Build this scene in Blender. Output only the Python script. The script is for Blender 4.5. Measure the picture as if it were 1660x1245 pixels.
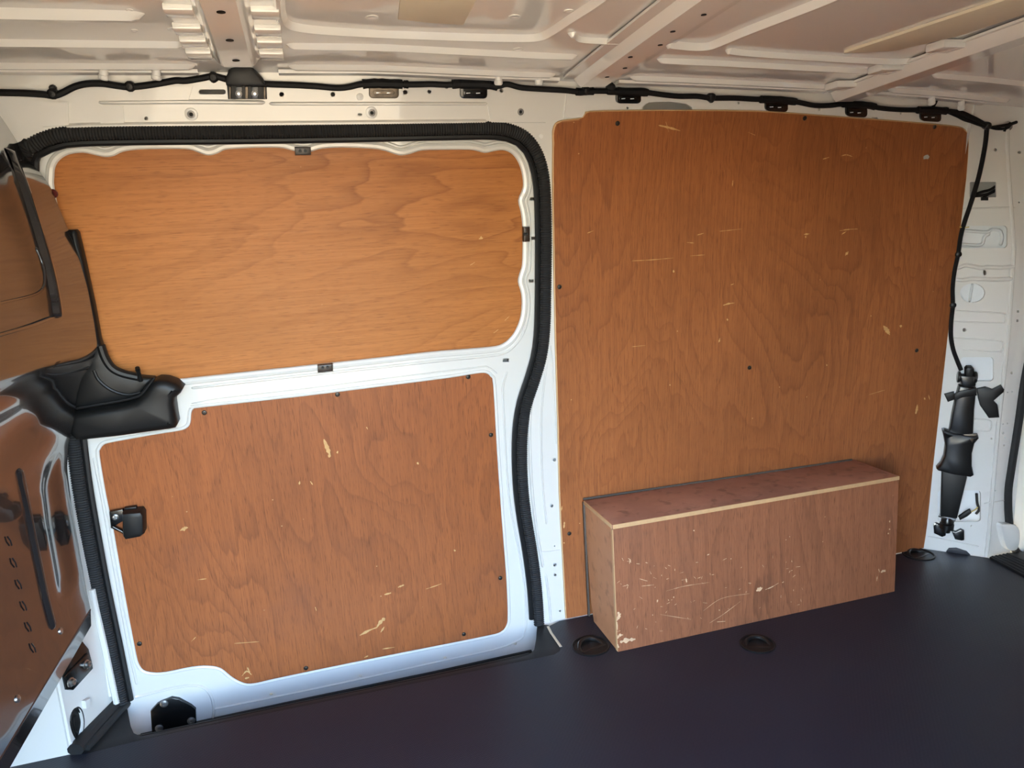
import bpy, bmesh, math, random
from mathutils import Vector, Matrix, Euler
from mathutils.geometry import delaunay_2d_cdt

random.seed(7)
for o in list(bpy.data.objects):
    bpy.data.objects.remove(o)
scn = bpy.context.scene
COL = scn.collection

# ------------------------------------------------------------------ camera
# Everything is measured in a survey unit of 0.9 m (S) and scaled on building.
# X runs along the van towards the rear doors, Y across towards the far side, Z up from the load floor.
S = 0.9
CAM = Vector((-0.69436, -1.67733, 1.08910))
ROT = Euler((1.3825186, 0.0627650, -0.2736322), 'XYZ')
FPX = 1195.046
cam_d = bpy.data.cameras.new('camera')
cam_d.sensor_width = 36.0
cam_d.lens = 36.0 * FPX / 1660.0
cam_d.clip_start = 0.02
cam = bpy.data.objects.new('camera', cam_d)
cam.location = CAM * S
cam.rotation_euler = ROT
COL.objects.link(cam)
scn.camera = cam
scn.view_settings.view_transform = 'Standard'
scn.view_settings.look = 'None'
scn.view_settings.gamma = 1.0
scn.view_settings.use_curve_mapping = False
scn.view_settings.exposure = 2.04

# ------------------------------------------------------------------ daylight: clear sky and sun
world = bpy.data.worlds.new('sky')
scn.world = world
world.use_nodes = True
wn = world.node_tree
for n in list(wn.nodes):
    wn.nodes.remove(n)
sky = wn.nodes.new('ShaderNodeTexSky')
sky.sky_type = 'NISHITA'
sky.sun_disc = False
sky.sun_elevation = math.radians(42)
sky.sun_rotation = math.radians(-75)
sky.air_density = 1.0
sky.dust_density = 1.5
sky.ozone_density = 1.0
bg = wn.nodes.new('ShaderNodeBackground')
bg.inputs['Strength'].default_value = 1.25
wo = wn.nodes.new('ShaderNodeOutputWorld')
wn.links.new(sky.outputs[0], bg.inputs[0])
wn.links.new(bg.outputs[0], wo.inputs[0])

sun_d = bpy.data.lights.new('sun', 'SUN')
sun_d.energy = 2.3
sun_d.angle = 0.009
sun_d.color = (1.0, 0.93, 0.82)
sun = bpy.data.objects.new('sun', sun_d)
sun.rotation_euler = Vector((0.70, -0.16, -0.66)).to_track_quat('-Z', 'Y').to_euler()
sun.location = (-4, 1, 6)
COL.objects.link(sun)


# ------------------------------------------------------------------ measuring helpers
RM = ROT.to_matrix()


def ray(px, py):
    return (RM @ Vector(((px - 830.0) / FPX, -(py - 622.5) / FPX, -1.0))).normalized()


def lerp_tab(tab, z):
    if z <= tab[0][0]:
        return tab[0][1]
    for (a, ya), (b, yb) in zip(tab, tab[1:]):
        if z <= b:
            return ya + (yb - ya) * (z - a) / (b - a)
    (a, ya), (b, yb) = tab[-2:]
    return yb + (yb - ya) * (z - b) / (b - a)


# inner side of the van: depth over height at the middle pillar and at the rear pillar
YL = [(-.2, .212), (0, .214), (.2, .220), (.386, .217), (.57, .205), (.746, .191), (.88, .178), (1.07, .157), (1.27, .130), (1.37, .105), (1.49, .070)]
YR = [(-.2, .212), (0, .205), (.1, .195), (.29, .180), (.45, .168), (.62, .155), (.81, .140), (1.0, .125), (1.17, .115), (1.32, .110), (1.40, .080), (1.48, .060)]
SLOPE = [(0, 1.03), (.42, .86), (.73, .80), (.99, .64), (1.165, .34), (1.3, .16), (1.45, .05)]
ZE = [(-1.8, 1.489), (-.5, 1.482), (-.18, 1.468), (.25, 1.453), (.76, 1.430), (1.0, 1.415), (1.2, 1.397)]


def y_panel(x, z):
    """face of the plywood side lining"""
    t = min(1.0, max(0.0, (x + .066) / 1.261))
    return lerp_tab(YL, z) * (1 - t) + lerp_tab(YR, z) * t


def y_body(x, z):
    """painted inner side sheet, with the angled rear pillar"""
    if x <= 1.195:
        return y_panel(x, z) + .007
    return lerp_tab(YR, z) + .007 - lerp_tab(SLOPE, z) * (min(x, 1.325) - 1.195)


def y_door(x, z):
    return lerp_tab(YL, z) + .030


def z_roof(x, y):
    u = .07 - y
    return lerp_tab(ZE, x) + .045 * u - .014 * u * u


def hit(px, py, f, off=0.0, lo=-.9, hi=.75):
    """where the sight line through a photo point meets the surface y = f(x, z) - off"""
    d = ray(px, py)

    def g(y):
        t = (y - CAM.y) / d.y
        p = CAM + d * t
        return p.y - (f(p.x, p.z) - off), p
    a, b = lo, hi
    for _ in range(48):
        m = .5 * (a + b)
        if g(m)[0] < 0:
            a = m
        else:
            b = m
    return g(b)[1]


def hit_roof(px, py, off=0.0):
    d = ray(px, py)
    a, b = .05, 4.0
    for _ in range(48):
        m = .5 * (a + b)
        p = CAM + d * m
        if p.z - (z_roof(p.x, p.y) - off) < 0:
            a = m
        else:
            b = m
    return CAM + d * b


def hit_plane(px, py, p0, n):
    d = ray(px, py)
    t = (Vector(p0) - CAM).dot(Vector(n)) / d.dot(Vector(n))
    return CAM + d * t


def on_floor(px, py, z=0.0):
    return hit_plane(px, py, (0, 0, z), (0, 0, 1))


def normal(f, x, z):
    e = .004
    a = Vector((2 * e, f(x + e, z) - f(x - e, z), 0))
    b = Vector((0, f(x, z + e) - f(x, z - e), 2 * e))
    n = a.cross(b).normalized()
    return n if n.y < 0 else -n


def crom(pts, n=6, closed=False):
    """smooth curve through points of any dimension"""
    pts = [Vector(p) for p in pts]
    out = []
    m = len(pts)
    for i in range(m if closed else m - 1):
        p0 = pts[(i - 1) % m] if (closed or i > 0) else pts[i] * 2 - pts[i + 1]
        p1, p2 = pts[i], pts[(i + 1) % m]
        p3 = pts[(i + 2) % m] if (closed or i + 2 < m) else p2 * 2 - p1
        for k in range(n):
            t = k / n
            out.append(.5 * ((2 * p1) + (p2 - p0) * t + (2 * p0 - 5 * p1 + 4 * p2 - p3) * t * t + (3 * p1 - p0 - 3 * p2 + p3) * t ** 3))
    if not closed:
        out.append(pts[-1].copy())
    return out


def arc(cx, cy, rx, ry=None, n=20, a0=0, a1=math.tau):
    ry = rx if ry is None else ry
    full = abs(a1 - a0 - math.tau) < 1e-6
    return [(cx + rx * math.cos(a0 + (a1 - a0) * i / (n if full else n - 1)), cy + ry * math.sin(a0 + (a1 - a0) * i / (n if full else n - 1))) for i in range(n)]


def rrect(x0, y0, x1, y1, r, n=4):
    p = []
    for cx, cy, a in ((x1 - r, y1 - r, 0), (x0 + r, y1 - r, 90), (x0 + r, y0 + r, 180), (x1 - r, y0 + r, 270)):
        for i in range(n + 1):
            t = math.radians(a + 90 * i / n)
            p.append((cx + r * math.cos(t), cy + r * math.sin(t)))
    return p


def resample(pts, step):
    out = [pts[0].copy()]
    acc = 0.0
    for a, b in zip(pts, pts[1:]):
        L = (b - a).length
        d = step - acc
        while d <= L:
            out.append(a.lerp(b, d / L))
            d += step
        acc = L - (d - step)
    return out


# ------------------------------------------------------------------ mesh builder
class MB:
    def __init__(self):
        self.v, self.f = [], []

    def add(self, vs, fs):
        k = len(self.v)
        self.v += [Vector(p) for p in vs]
        self.f += [tuple(i + k for i in q) for q in fs]

    def box(self, c, sx, sy, sz, rot=None, bev=0.0):
        c = Vector(c)
        b = min(bev, sx * .45, sy * .45, sz * .45)
        bm = bmesh.new()
        bmesh.ops.create_cube(bm, size=1.0)
        bmesh.ops.scale(bm, vec=(sx, sy, sz), verts=bm.verts)
        if b > 0:
            bmesh.ops.bevel(bm, geom=bm.edges[:], offset=b, segments=2, profile=.6, affect='EDGES')
        M = rot if rot is not None else Matrix.Identity(3)
        bm.verts.index_update()
        self.add([c + M @ v.co for v in bm.verts], [[v.index for v in f.verts] for f in bm.faces])
        bm.free()

    def tube(self, pts, r, seg=8, caps=True, flat=1.0, ref=None, closed=False):
        """round (or flattened) tube; r may be a list"""
        pts = [Vector(p) for p in pts]
        n = len(pts)
        rs = r if isinstance(r, (list, tuple)) else [r] * n
        ref = Vector(ref) if ref is not None else None
        vs, fs = [], []
        prev = None
        for i, p in enumerate(pts):
            a = pts[(i - 1) % n] if (closed or i > 0) else p
            b = pts[(i + 1) % n] if (closed or i < n - 1) else p
            t = (b - a).normalized()
            if ref is not None:
                u = ref - t * ref.dot(t)
            elif prev is not None:
                u = prev - t * prev.dot(t)
            else:
                u = t.orthogonal()
            u.normalize()
            prev = u
            w = t.cross(u)
            for k in range(seg):
                an = math.tau * k / seg
                vs.append(p + u * (math.cos(an) * rs[i] * flat) + w * (math.sin(an) * rs[i]))
        for i in range(n if closed else n - 1):
            j = (i + 1) % n
            for k in range(seg):
                l = (k + 1) % seg
                fs.append((i * seg + k, i * seg + l, j * seg + l, j * seg + k))
        if caps and not closed:
            fs.append(tuple(range(seg))[::-1])
            fs.append(tuple((n - 1) * seg + k for k in range(seg)))
        self.add(vs, fs)

    def strip(self, pts, nrm, prof, k=None):
        """sweep an open profile [(side, height)] along pts; nrm: list of surface normals"""
        pts = [Vector(p) for p in pts]
        n, m = len(pts), len(prof)
        vs, fs = [], []
        for i, p in enumerate(pts):
            t = (pts[min(i + 1, n - 1)] - pts[max(i - 1, 0)]).normalized()
            N = nrm[i] if isinstance(nrm, list) else Vector(nrm)
            sd = t.cross(N).normalized()
            e = k[i] if k else 1.
            for a, h in prof:
                vs.append(p + sd * (a * (.35 + .65 * e)) + N * (h * e if h > 0 else h))
        for i in range(n - 1):
            for j in range(m - 1):
                fs.append((i * m + j, i * m + j + 1, (i + 1) * m + j + 1, (i + 1) * m + j))
        fs.append(tuple(range(m))[::-1])
        fs.append(tuple((n - 1) * m + j for j in range(m)))
        self.add(vs, fs)

    def bead(self, pts, nrm, w, h):
        prof = [(-w, -.002), (-w * .62, h * .45), (-w * .25, h * .93), (w * .25, h * .93), (w * .62, h * .45), (w, -.002)]
        pts = [Vector(p) for p in pts]
        nl = nrm if isinstance(nrm, list) else [Vector(nrm)] * len(pts)
        if (pts[-1] - pts[0]).length > 8 * w:      # ends run out into the sheet
            ext = []
            for a, b, na in ((pts[0], pts[1], nl[0]), (pts[-1], pts[-2], nl[-1])):
                d = (b - a)
                f = min(.45, w * 1.2 / max(1e-6, d.length))
                ext.append([(a, na, 0.), (a + d * (f * .45), na, .6), (a + d * f, na, .92)])
            seq = ext[0] + [(p, q, 1.) for p, q in zip(pts[1:-1], nl[1:-1])] + ext[1][::-1]
        else:
            seq = [(p, q, 1.) for p, q in zip(pts, nl)]
        self.strip([q[0] for q in seq], [q[1] for q in seq], prof, [q[2] for q in seq])

    def lathe(self, c, axis, prof, seg=16):
        """turned shape: prof = [(radius, along axis)]"""
        c, axis = Vector(c), Vector(axis).normalized()
        u = axis.orthogonal().normalized()
        w = axis.cross(u)
        vs, fs = [], []
        m = len(prof)
        for r, h in prof:
            for k in range(seg):
                a = math.tau * k / seg
                vs.append(c + axis * h + u * (r * math.cos(a)) + w * (r * math.sin(a)))
        for i in range(m - 1):
            for k in range(seg):
                l = (k + 1) % seg
                fs.append((i * seg + k, i * seg + l, (i + 1) * seg + l, (i + 1) * seg + k))
        fs.append(tuple(range(seg))[::-1])
        fs.append(tuple((m - 1) * seg + k for k in range(seg)))
        self.add(vs, fs)

    def prism(self, ring, n, t, bev=.0, base=0.0):
        """3D outline raised along n by t with a bevelled front edge"""
        ring = [Vector(p) for p in ring]
        n = Vector(n).normalized()
        m = len(ring)
        area = Vector((0, 0, 0))
        for i in range(m):
            area += ring[i].cross(ring[(i + 1) % m])
        if area.dot(n) < 0:
            ring = ring[::-1]
        inset = []
        for i in range(m):
            e1 = (ring[i] - ring[i - 1]).normalized()
            e2 = (ring[(i + 1) % m] - ring[i]).normalized()
            n1, n2 = n.cross(e1), n.cross(e2)
            q = n1 + n2
            q = q / max(.35, q.length_squared / 2) if q.length > 1e-6 else n1
            inset.append(ring[i] + q * bev)
        rows = [[p + n * base for p in ring], [p + n * (t - bev) for p in ring]]
        if bev > 0:
            rows.append([ring[i].lerp(inset[i], .3) + n * (t - bev * .3) for i in range(m)])
            rows.append([p + n * t for p in inset])
        vs = [p for r in rows for p in r]
        fs = []
        for j in range(len(rows) - 1):
            for i in range(m):
                k = (i + 1) % m
                fs.append((j * m + i, j * m + k, (j + 1) * m + k, (j + 1) * m + i))
        # triangulated caps
        u = n.orthogonal().normalized()
        w = n.cross(u)
        last = (len(rows) - 1) * m
        for off, rev in ((last, False), (0, True)):
            flat = [Vector(((vs[off + i]).dot(u), (vs[off + i]).dot(w))) for i in range(m)]
            for tri in cap_tris(flat):
                tri = [off + i for i in tri]
                fs.append(tuple(tri[::-1] if rev else tri))
        self.add(vs, fs)

    def build(self, name, mat, parent=None, org=None, angle=32, label=None, kind=None):
        if parent is not None:
            o0 = ORG.get(parent.name, Vector((0, 0, 0)))
        elif org == 'base':
            lo = [min(p[i] for p in self.v) for i in range(3)]
            hi = [max(p[i] for p in self.v) for i in range(3)]
            o0 = Vector(((lo[0] + hi[0]) / 2, (lo[1] + hi[1]) / 2, lo[2]))
        else:
            o0 = Vector((0, 0, 0)) if org is None else Vector(org)
        me = bpy.data.meshes.new(name)
        me.from_pydata([(p - o0) * S for p in self.v], [], self.f)
        me.validate()
        me.update()
        me.materials.append(M[mat])
        me.shade_smooth()
        me.set_sharp_from_angle(angle=math.radians(angle))
        ob = bpy.data.objects.new(name, me)
        COL.objects.link(ob)
        if parent is not None:
            ob.parent = parent
            ORG[ob.name] = o0
        else:
            ob.location = o0 * S
            ORG[ob.name] = o0
        if label:
            ob['label'] = label
        if kind:
            ob['kind'] = kind
        return ob


ORG = {}


def cap_tris(flat):
    m = len(flat)
    r = delaunay_2d_cdt(flat, [(i, (i + 1) % m) for i in range(m)], [], 0, 1e-7)
    vmap = [o[0] if o else None for o in r[3]]
    out = []
    for f in r[2]:
        ids = [vmap[i] for i in f]
        if None in ids:
            continue
        c = sum((r[0][i] for i in f), Vector((0, 0))) / 3
        if inside(c, flat):
            a, b, d = (flat[i] for i in ids)
            if (b - a).cross(d - a) < 0:
                ids = ids[::-1]
            out.append(ids)
    return out


def inside(p, poly):
    x, y = p[0], p[1]
    c = False
    j = len(poly) - 1
    for i in range(len(poly)):
        xi, yi = poly[i][0], poly[i][1]
        xj, yj = poly[j][0], poly[j][1]
        if (yi > y) != (yj > y) and x < (xj - xi) * (y - yi) / (yj - yi) + xi:
            c = not c
        j = i
    return c


def plate(mb, fmap, outer, holes, back, res=.05):
    """sheet with holes: outline in parameters (u, v), mapped to space by fmap, thickened by vector back"""
    back = Vector(back)
    pts, edges, loops = [], [], []
    for lp in [outer] + holes:
        k = len(pts)
        q = []
        for i in range(len(lp)):           # long edges get extra points so the sheet can curve
            a, b = Vector(lp[i][:2]), Vector(lp[(i + 1) % len(lp)][:2])
            c = max(1, int((b - a).length / res))
            q += [a.lerp(b, j / c) for j in range(c)]
        pts += q
        loops.append((k, len(q)))
        edges += [(k + i, k + (i + 1) % len(q)) for i in range(len(q))]
    lo = [min(p[i] for p in outer) for i in (0, 1)]
    hi = [max(p[i] for p in outer) for i in (0, 1)]
    nu, nv = int((hi[0] - lo[0]) / res), int((hi[1] - lo[1]) / res)
    nb = len(pts)
    for i in range(1, nu):
        for j in range(1, nv):
            p = Vector((lo[0] + (hi[0] - lo[0]) * (i + .37 * (j % 2)) / nu, lo[1] + (hi[1] - lo[1]) * j / nv))
            if inside(p, outer) and not any(inside(p, h) for h in holes):
                if min((p - q).length_squared for q in pts[:nb]) > (res * .4) ** 2:
                    pts.append(p)
    r = delaunay_2d_cdt(pts, edges, [], 0, 1e-7)
    P = r[0]
    tris = []
    for f in r[2]:
        c = sum((P[i] for i in f), Vector((0, 0))) / 3
        if inside(c, outer) and not any(inside(c, h) for h in holes):
            tris.append(tuple(f))
    front = [Vector(fmap(p.x, p.y)) for p in P]
    k = len(P)
    fs = []
    for a, b, c in tris:
        n = (front[b] - front[a]).cross(front[c] - front[a])
        if n.dot(back) > 0:
            a, b, c = a, c, b
        fs.append((a, b, c))
        fs.append((c + k, b + k, a + k))
    cnt = {}
    for f in fs[::2]:
        for i in range(3):
            e = (f[i], f[(i + 1) % 3])
            cnt[e] = 1
    for (a, b) in list(cnt):
        if (b, a) not in cnt:
            fs.append((b, a, a + k, b + k))
    mb.add(front + [p + back for p in front], fs)


# ------------------------------------------------------------------ materials
M = {}


class NT:
    def __init__(self, name):
        m = bpy.data.materials.new(name)
        m.use_nodes = True
        self.m, self.t = m, m.node_tree
        self.b = self.t.nodes['Principled BSDF']
        M[name] = m

    def n(self, typ, **kw):
        nd = self.t.nodes.new(typ)
        for k, v in kw.items():
            if k.startswith('i_'):
                nd.inputs[k[2:].replace('_', ' ')].default_value = v
            else:
                setattr(nd, k, v)
        return nd

    def l(self, a, b):
        self.t.links.new(a, b)

    def math(self, op, a, b=None, c=None):
        nd = self.n('ShaderNodeMath', operation=op)
        for i, x in enumerate((a, b, c)):
            if x is None:
                continue
            if isinstance(x, (int, float)):
                nd.inputs[i].default_value = x
            else:
                self.l(x, nd.inputs[i])
        return nd.outputs[0]

    def mix(self, fac, a, b, blend='MIX'):
        nd = self.n('ShaderNodeMix', data_type='RGBA', blend_type=blend)
        for i, x in ((0, fac), (6, a), (7, b)):
            if isinstance(x, (int, float)):
                nd.inputs[i].default_value = x
            elif isinstance(x, tuple):
                nd.inputs[i].default_value = (*x, 1) if len(x) == 3 else x
            else:
                self.l(x, nd.inputs[i])
        return nd.outputs[2]

    def ramp(self, fac, stops):
        nd = self.n('ShaderNodeValToRGB')
        cr = nd.color_ramp
        while len(cr.elements) < len(stops):
            cr.elements.new(.5)
        for e, (p, c) in zip(cr.elements, stops):
            e.position = p
            e.color = (c, c, c, 1) if isinstance(c, (int, float)) else (*c, 1)
        self.l(fac, nd.inputs[0])
        return nd.outputs[0]

    def coords(self, scale=(1, 1, 1), loc=(0, 0, 0), rot=(0, 0, 0)):
        tc = self.n('ShaderNodeTexCoord')
        mp = self.n('ShaderNodeMapping')
        mp.inputs['Scale'].default_value = scale
        mp.inputs['Location'].default_value = loc
        mp.inputs['Rotation'].default_value = rot
        self.l(tc.outputs['Object'], mp.inputs[0])
        return mp.outputs[0]

    def noise(self, vec, scale=5., detail=2., rough=.5, dist=0.):
        nd = self.n('ShaderNodeTexNoise')
        nd.inputs['Scale'].default_value = scale
        nd.inputs['Detail'].default_value = detail
        nd.inputs['Roughness'].default_value = rough
        nd.inputs['Distortion'].default_value = dist
        self.l(vec, nd.inputs['Vector'])
        return nd.outputs['Fac']

    def bump(self, h, strength=.2, dist=.002):
        nd = self.n('ShaderNodeBump')
        nd.inputs['Strength'].default_value = strength
        nd.inputs['Distance'].default_value = dist
        self.l(h, nd.inputs['Height'])
        self.l(nd.outputs[0], self.b.inputs['Normal'])


def simple(name, col, rough=.5, metal=0., coat=0., coat_rough=.05, spec=.5, noise_amt=0., noise_scale=8., bump=0., bump_scale=200.):
    t = NT(name)
    b = t.b
    b.inputs['Base Color'].default_value = (*col, 1)
    b.inputs['Roughness'].default_value = rough
    b.inputs['Metallic'].default_value = metal
    b.inputs['Coat Weight'].default_value = coat
    b.inputs['Coat Roughness'].default_value = coat_rough
    b.inputs['Specular IOR Level'].default_value = spec
    if noise_amt:
        f = t.noise(t.coords(), noise_scale, 4, .6)
        t.l(t.mix(f, tuple(max(0, c * (1 - noise_amt)) for c in col), tuple(min(1, c * (1 + noise_amt)) for c in col)), b.inputs['Base Color'])
    if bump:
        t.bump(t.noise(t.coords(), bump_scale, 2), bump, .001)
    return t


def plywood(name, base, dark, axis, line_scale=9., pore=.5, rough=.38, seed=0., stain=(.0, .0, .0), stain_amt=.0, line_amt=.6):
    """rotary-cut red plywood: stretched contour lines, pores and streaks along the grain axis ('X' or 'Z')"""
    t = NT(name)
    st = (.28, 1, 1.) if axis == 'X' else (1., 1, .30)
    v = t.coords(scale=st, loc=(seed, seed * .7, seed * 1.3))
    warp = t.noise(v, 2.3, 3.5, .52, .5)
    jig = t.noise(t.coords(scale=(6, 6, 60) if axis == 'X' else (60, 6, 6), loc=(seed, 0, 0)), 1.0, 3, .6)
    h = t.math('ADD', t.math('MULTIPLY', warp, line_scale), t.math('MULTIPLY', jig, .55))
    fr = t.math('FRACT', h)
    lines = t.ramp(fr, [(0., .05), (.50, .15), (.80, .55), (.93, 1.), (1., .10)])
    mask = t.ramp(t.noise(t.coords(loc=(seed + 3, 1, 2)), 2.2, 2), [(.35, .18), (.65, 1.)])
    lines = t.math('MULTIPLY', lines, mask)
    # long fine streaks and short dark pores
    sv = t.coords(scale=(5, 5, 260) if axis == 'X' else (260, 5, 5), loc=(0, seed, 0))
    streak = t.noise(sv, 1.0, 4, .65)
    pv = t.coords(scale=(34, 34, 620) if axis == 'X' else (620, 34, 34), loc=(seed, 0, seed))
    por = t.ramp(t.noise(pv, 1.0, 2, .5), [(.56, 0.), (.70, 1.)])
    broad = t.noise(t.coords(scale=(.7, 1, 2.) if axis == 'X' else (2., 1, .7), loc=(seed, 5, 0)), 1.8, 4, .6)
    c = t.mix(t.ramp(broad, [(.3, 0.), (.7, 1.)]), tuple(x * .86 for x in base), tuple(min(1, x * 1.10) for x in base))
    c = t.mix(t.math('MULTIPLY', t.ramp(streak, [(.35, 1.), (.62, 0.)]), .34), c, dark)
    c = t.mix(t.math('MULTIPLY', lines, line_amt), c, dark)
    c = t.mix(t.math('MULTIPLY', por, pore), c, tuple(x * .55 for x in dark))
    if stain_amt:
        sm = t.ramp(t.noise(t.coords(loc=(seed, 9, 4)), 3.4, 5, .65), [(.50, 0.), (.72, 1.)])
        c = t.mix(t.math('MULTIPLY', sm, stain_amt), c, stain)
    # tiny pale nicks
    vo = t.n('ShaderNodeTexVoronoi')
    vo.inputs['Scale'].default_value = 26.
    t.l(t.coords(loc=(seed, 2, 3), scale=(1, .2, 1.25)), vo.inputs['Vector'])
    nick = t.ramp(vo.outputs['Distance'], [(.030, 1.), (.055, 0.)])
    rare = t.ramp(t.noise(t.coords(loc=(seed + 7, 0, 0)), 4.3, 2), [(.56, 0.), (.60, 1.)])
    c = t.mix(t.math('MULTIPLY', t.math('MULTIPLY', nick, rare), .75), c, (.62, .36, .17))
    t.l(c, t.b.inputs['Base Color'])
    rr = t.ramp(streak, [(.3, rough + .10), (.7, rough - .04)])
    t.l(rr, t.b.inputs['Roughness'])
    t.b.inputs['Specular IOR Level'].default_value = .24
    hh = t.math('SUBTRACT', streak, t.math('MULTIPLY', por, .8))
    t.bump(hh, .16, .0006)


# painted steel: clear-coated off-white
simple('white_paint', (.70, .685, .645), rough=.34, coat=1.0, coat_rough=.035, noise_amt=.015, noise_scale=3.)
simple('white_cap', (.78, .77, .74), rough=.42)
simple('roof_paint', (.82, .80, .755), rough=.22, coat=1.0, coat_rough=.02)
simple('cavity', (.42, .42, .41), rough=.7)
simple('cavity_pale', (.72, .74, .75), rough=.5, noise_amt=.05)
simple('black_plastic', (.0075, .0072, .007), rough=.45, spec=.36, noise_amt=.2, noise_scale=30, bump=.12, bump_scale=900)
simple('trim_plastic', (.020, .020, .020), rough=.55, spec=.35, noise_amt=.15, noise_scale=40, bump=.15, bump_scale=1200)
simple('black_gloss', (.005, .005, .005), rough=.25, spec=.5, coat=.25, coat_rough=.1)
simple('black_tape', (.0045, .0045, .005), rough=.6, spec=.25, bump=.3, bump_scale=500)
simple('rubber', (.019, .019, .0195), rough=.62, spec=.28, noise_amt=.35, noise_scale=60)
simple('rubber_lip', (.010, .010, .0105), rough=.42, spec=.4)
simple('steel', (.55, .54, .52), rough=.32, metal=1.)
simple('dull_steel', (.24, .23, .22), rough=.45, metal=.8)
simple('dark_steel', (.008, .0075, .007), rough=.32, metal=.0, spec=.5, coat=.3, coat_rough=.2, noise_amt=.5, noise_scale=40)
simple('worn_steel', (.16, .13, .10), rough=.45, metal=.7, noise_amt=.6, noise_scale=90)
simple('bronze_clip', (.030, .018, .011), rough=.35, spec=.5)
simple('ply_edge', (.60, .37, .18), rough=.6, noise_amt=.15, noise_scale=60)
simple('raw_wood', (.60, .34, .13), rough=.7, noise_amt=.35, noise_scale=120)
simple('pale_scrape', (.66, .42, .24), rough=.65, noise_amt=.3, noise_scale=120)
simple('sealant_gap_shade', (.085, .065, .05), rough=.6, noise_amt=.3, noise_scale=80)
simple('pad_brown', (.76, .66, .49), rough=.6, noise_amt=.06, noise_scale=14)
simple('screw_dark', (.045, .038, .032), rough=.35, metal=.6)
simple('wire_yellow', (.55, .42, .12), rough=.5)
simple('amber_red', (.10, .012, .01), rough=.3)
simple('ground', (.37, .262, .133), rough=.95, noise_amt=.2, noise_scale=2.)
plywood('ply_orange', (.490, .182, .048), (.27, .088, .020), 'X', 30., .40, .40, 1.7, line_amt=.85)
plywood('ply_red', (.375, .118, .038), (.165, .055, .022), 'Z', 26., .55, .36, 4.2, (.20, .075, .04), .35)
plywood('ply_wall', (.365, .127, .043), (.155, .050, .020), 'Z', 28., .45, .34, 8.9, (.17, .060, .025), .35, .50)
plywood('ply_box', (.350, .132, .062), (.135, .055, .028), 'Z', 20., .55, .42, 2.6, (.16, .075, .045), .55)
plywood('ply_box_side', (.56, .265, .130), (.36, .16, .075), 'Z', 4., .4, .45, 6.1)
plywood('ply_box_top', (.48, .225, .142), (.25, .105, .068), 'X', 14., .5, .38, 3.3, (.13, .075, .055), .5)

# dark glossy coating of the bulkhead
t = simple('bulkhead_black', (.016, .014, .014), rough=.16, spec=.40, coat=.70, coat_rough=.03)
# rubber load mat with a fine diamond emboss
t = NT('mat_rubber')
vx = t.n('ShaderNodeSeparateXYZ')
t.l(t.coords(rot=(0, 0, math.radians(38)), scale=(1, 1, 1)), vx.inputs[0])
hx = t.math('SINE', t.math('MULTIPLY', vx.outputs[0], 900.))
hy = t.math('SINE', t.math('MULTIPLY', vx.outputs[1], 1500.))
hgt = t.math('MULTIPLY', t.math('ADD', hx, 1.), t.math('ADD', hy, 1.))
dirt = t.noise(t.coords(loc=(1, 2, 0)), 3.2, 6, .62)
dust = t.ramp(t.noise(t.coords(loc=(5, 2, 0)), 190., 2, .5), [(.74, 0.), (.80, 1.)])
c = t.mix(t.ramp(dirt, [(.3, 0.), (.75, 1.)]), (.0125, .0145, .0235), (.023, .0235, .033))
c = t.mix(t.math('MULTIPLY', dust, .35), c, (.16, .16, .17))
t.l(c, t.b.inputs['Base Color'])
t.l(t.ramp(dirt, [(.3, .40), (.7, .52)]), t.b.inputs['Roughness'])
t.b.inputs['Specular IOR Level'].default_value = .42
t.bump(hgt, .10, .0007)


# ------------------------------------------------------------------ tagging
def tag(o, label=None, cat=None, group=None, kind=None):
    if label:
        o['label'] = label
    if cat:
        o['category'] = cat
    if group:
        o['group'] = group
    if kind:
        o['kind'] = kind
    return o


def thing(name, loc, label, cat, group=None):
    o = bpy.data.objects.new(name, None)
    o.empty_display_size = .05
    COL.objects.link(o)
    o.location = Vector(loc) * S
    ORG[o.name] = Vector(loc)
    return tag(o, label, cat, group)


def px_path(pts, f, off=0., n=5, closed=False):
    """photo points -> smooth curve lying on a surface"""
    return [hit(p[0], p[1], f, off) for p in crom([(*p, 0) for p in pts], n, closed)]


def px_prism(mb, poly, f, t, bev=.002, off=0., smooth=0):
    if smooth:
        poly = [(p[0], p[1]) for p in crom([(*p, 0) for p in poly], smooth, True)]
    ring = [hit(x, y, f, off) for x, y in poly]
    c = sum(ring, Vector((0, 0, 0))) / len(ring)
    mb.prism(ring, normal(f, c.x, c.z), t, bev)
    return c


def hole_px(x, y, rx, ry=None, f=y_body, n=12):
    return [(p.x, p.z) for p in (hit(a, b, f) for a, b in arc(x, y, rx, ry, n))]


def poly_px(pts, f):
    return [(p.x, p.z) for p in (hit(a, b, f) for a, b in pts)]


# ================================================================== SETTING
NEAR = -1.595
FRONT = -1.75
REAR = 1.46
Y_EDGE = .078           # edge of the load mat along the step well

# ---- ground outside
mb = MB()
mb.add([(-40, -40, -.62), (40, -40, -.62), (40, 40, -.62), (-40, 40, -.62)], [(0, 1, 2, 3)])
g = mb.build('ground', 'ground')
tag(g, kind='structure', label='pale sunlit ground outside the van')

# ---- lashing points (needed as holes in the floor)
TIES = [(on_floor(958, 1047), .050, 14), (on_floor(1228, 1044), .045, -20), (on_floor(1489, 899), .047, 10)]

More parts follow.
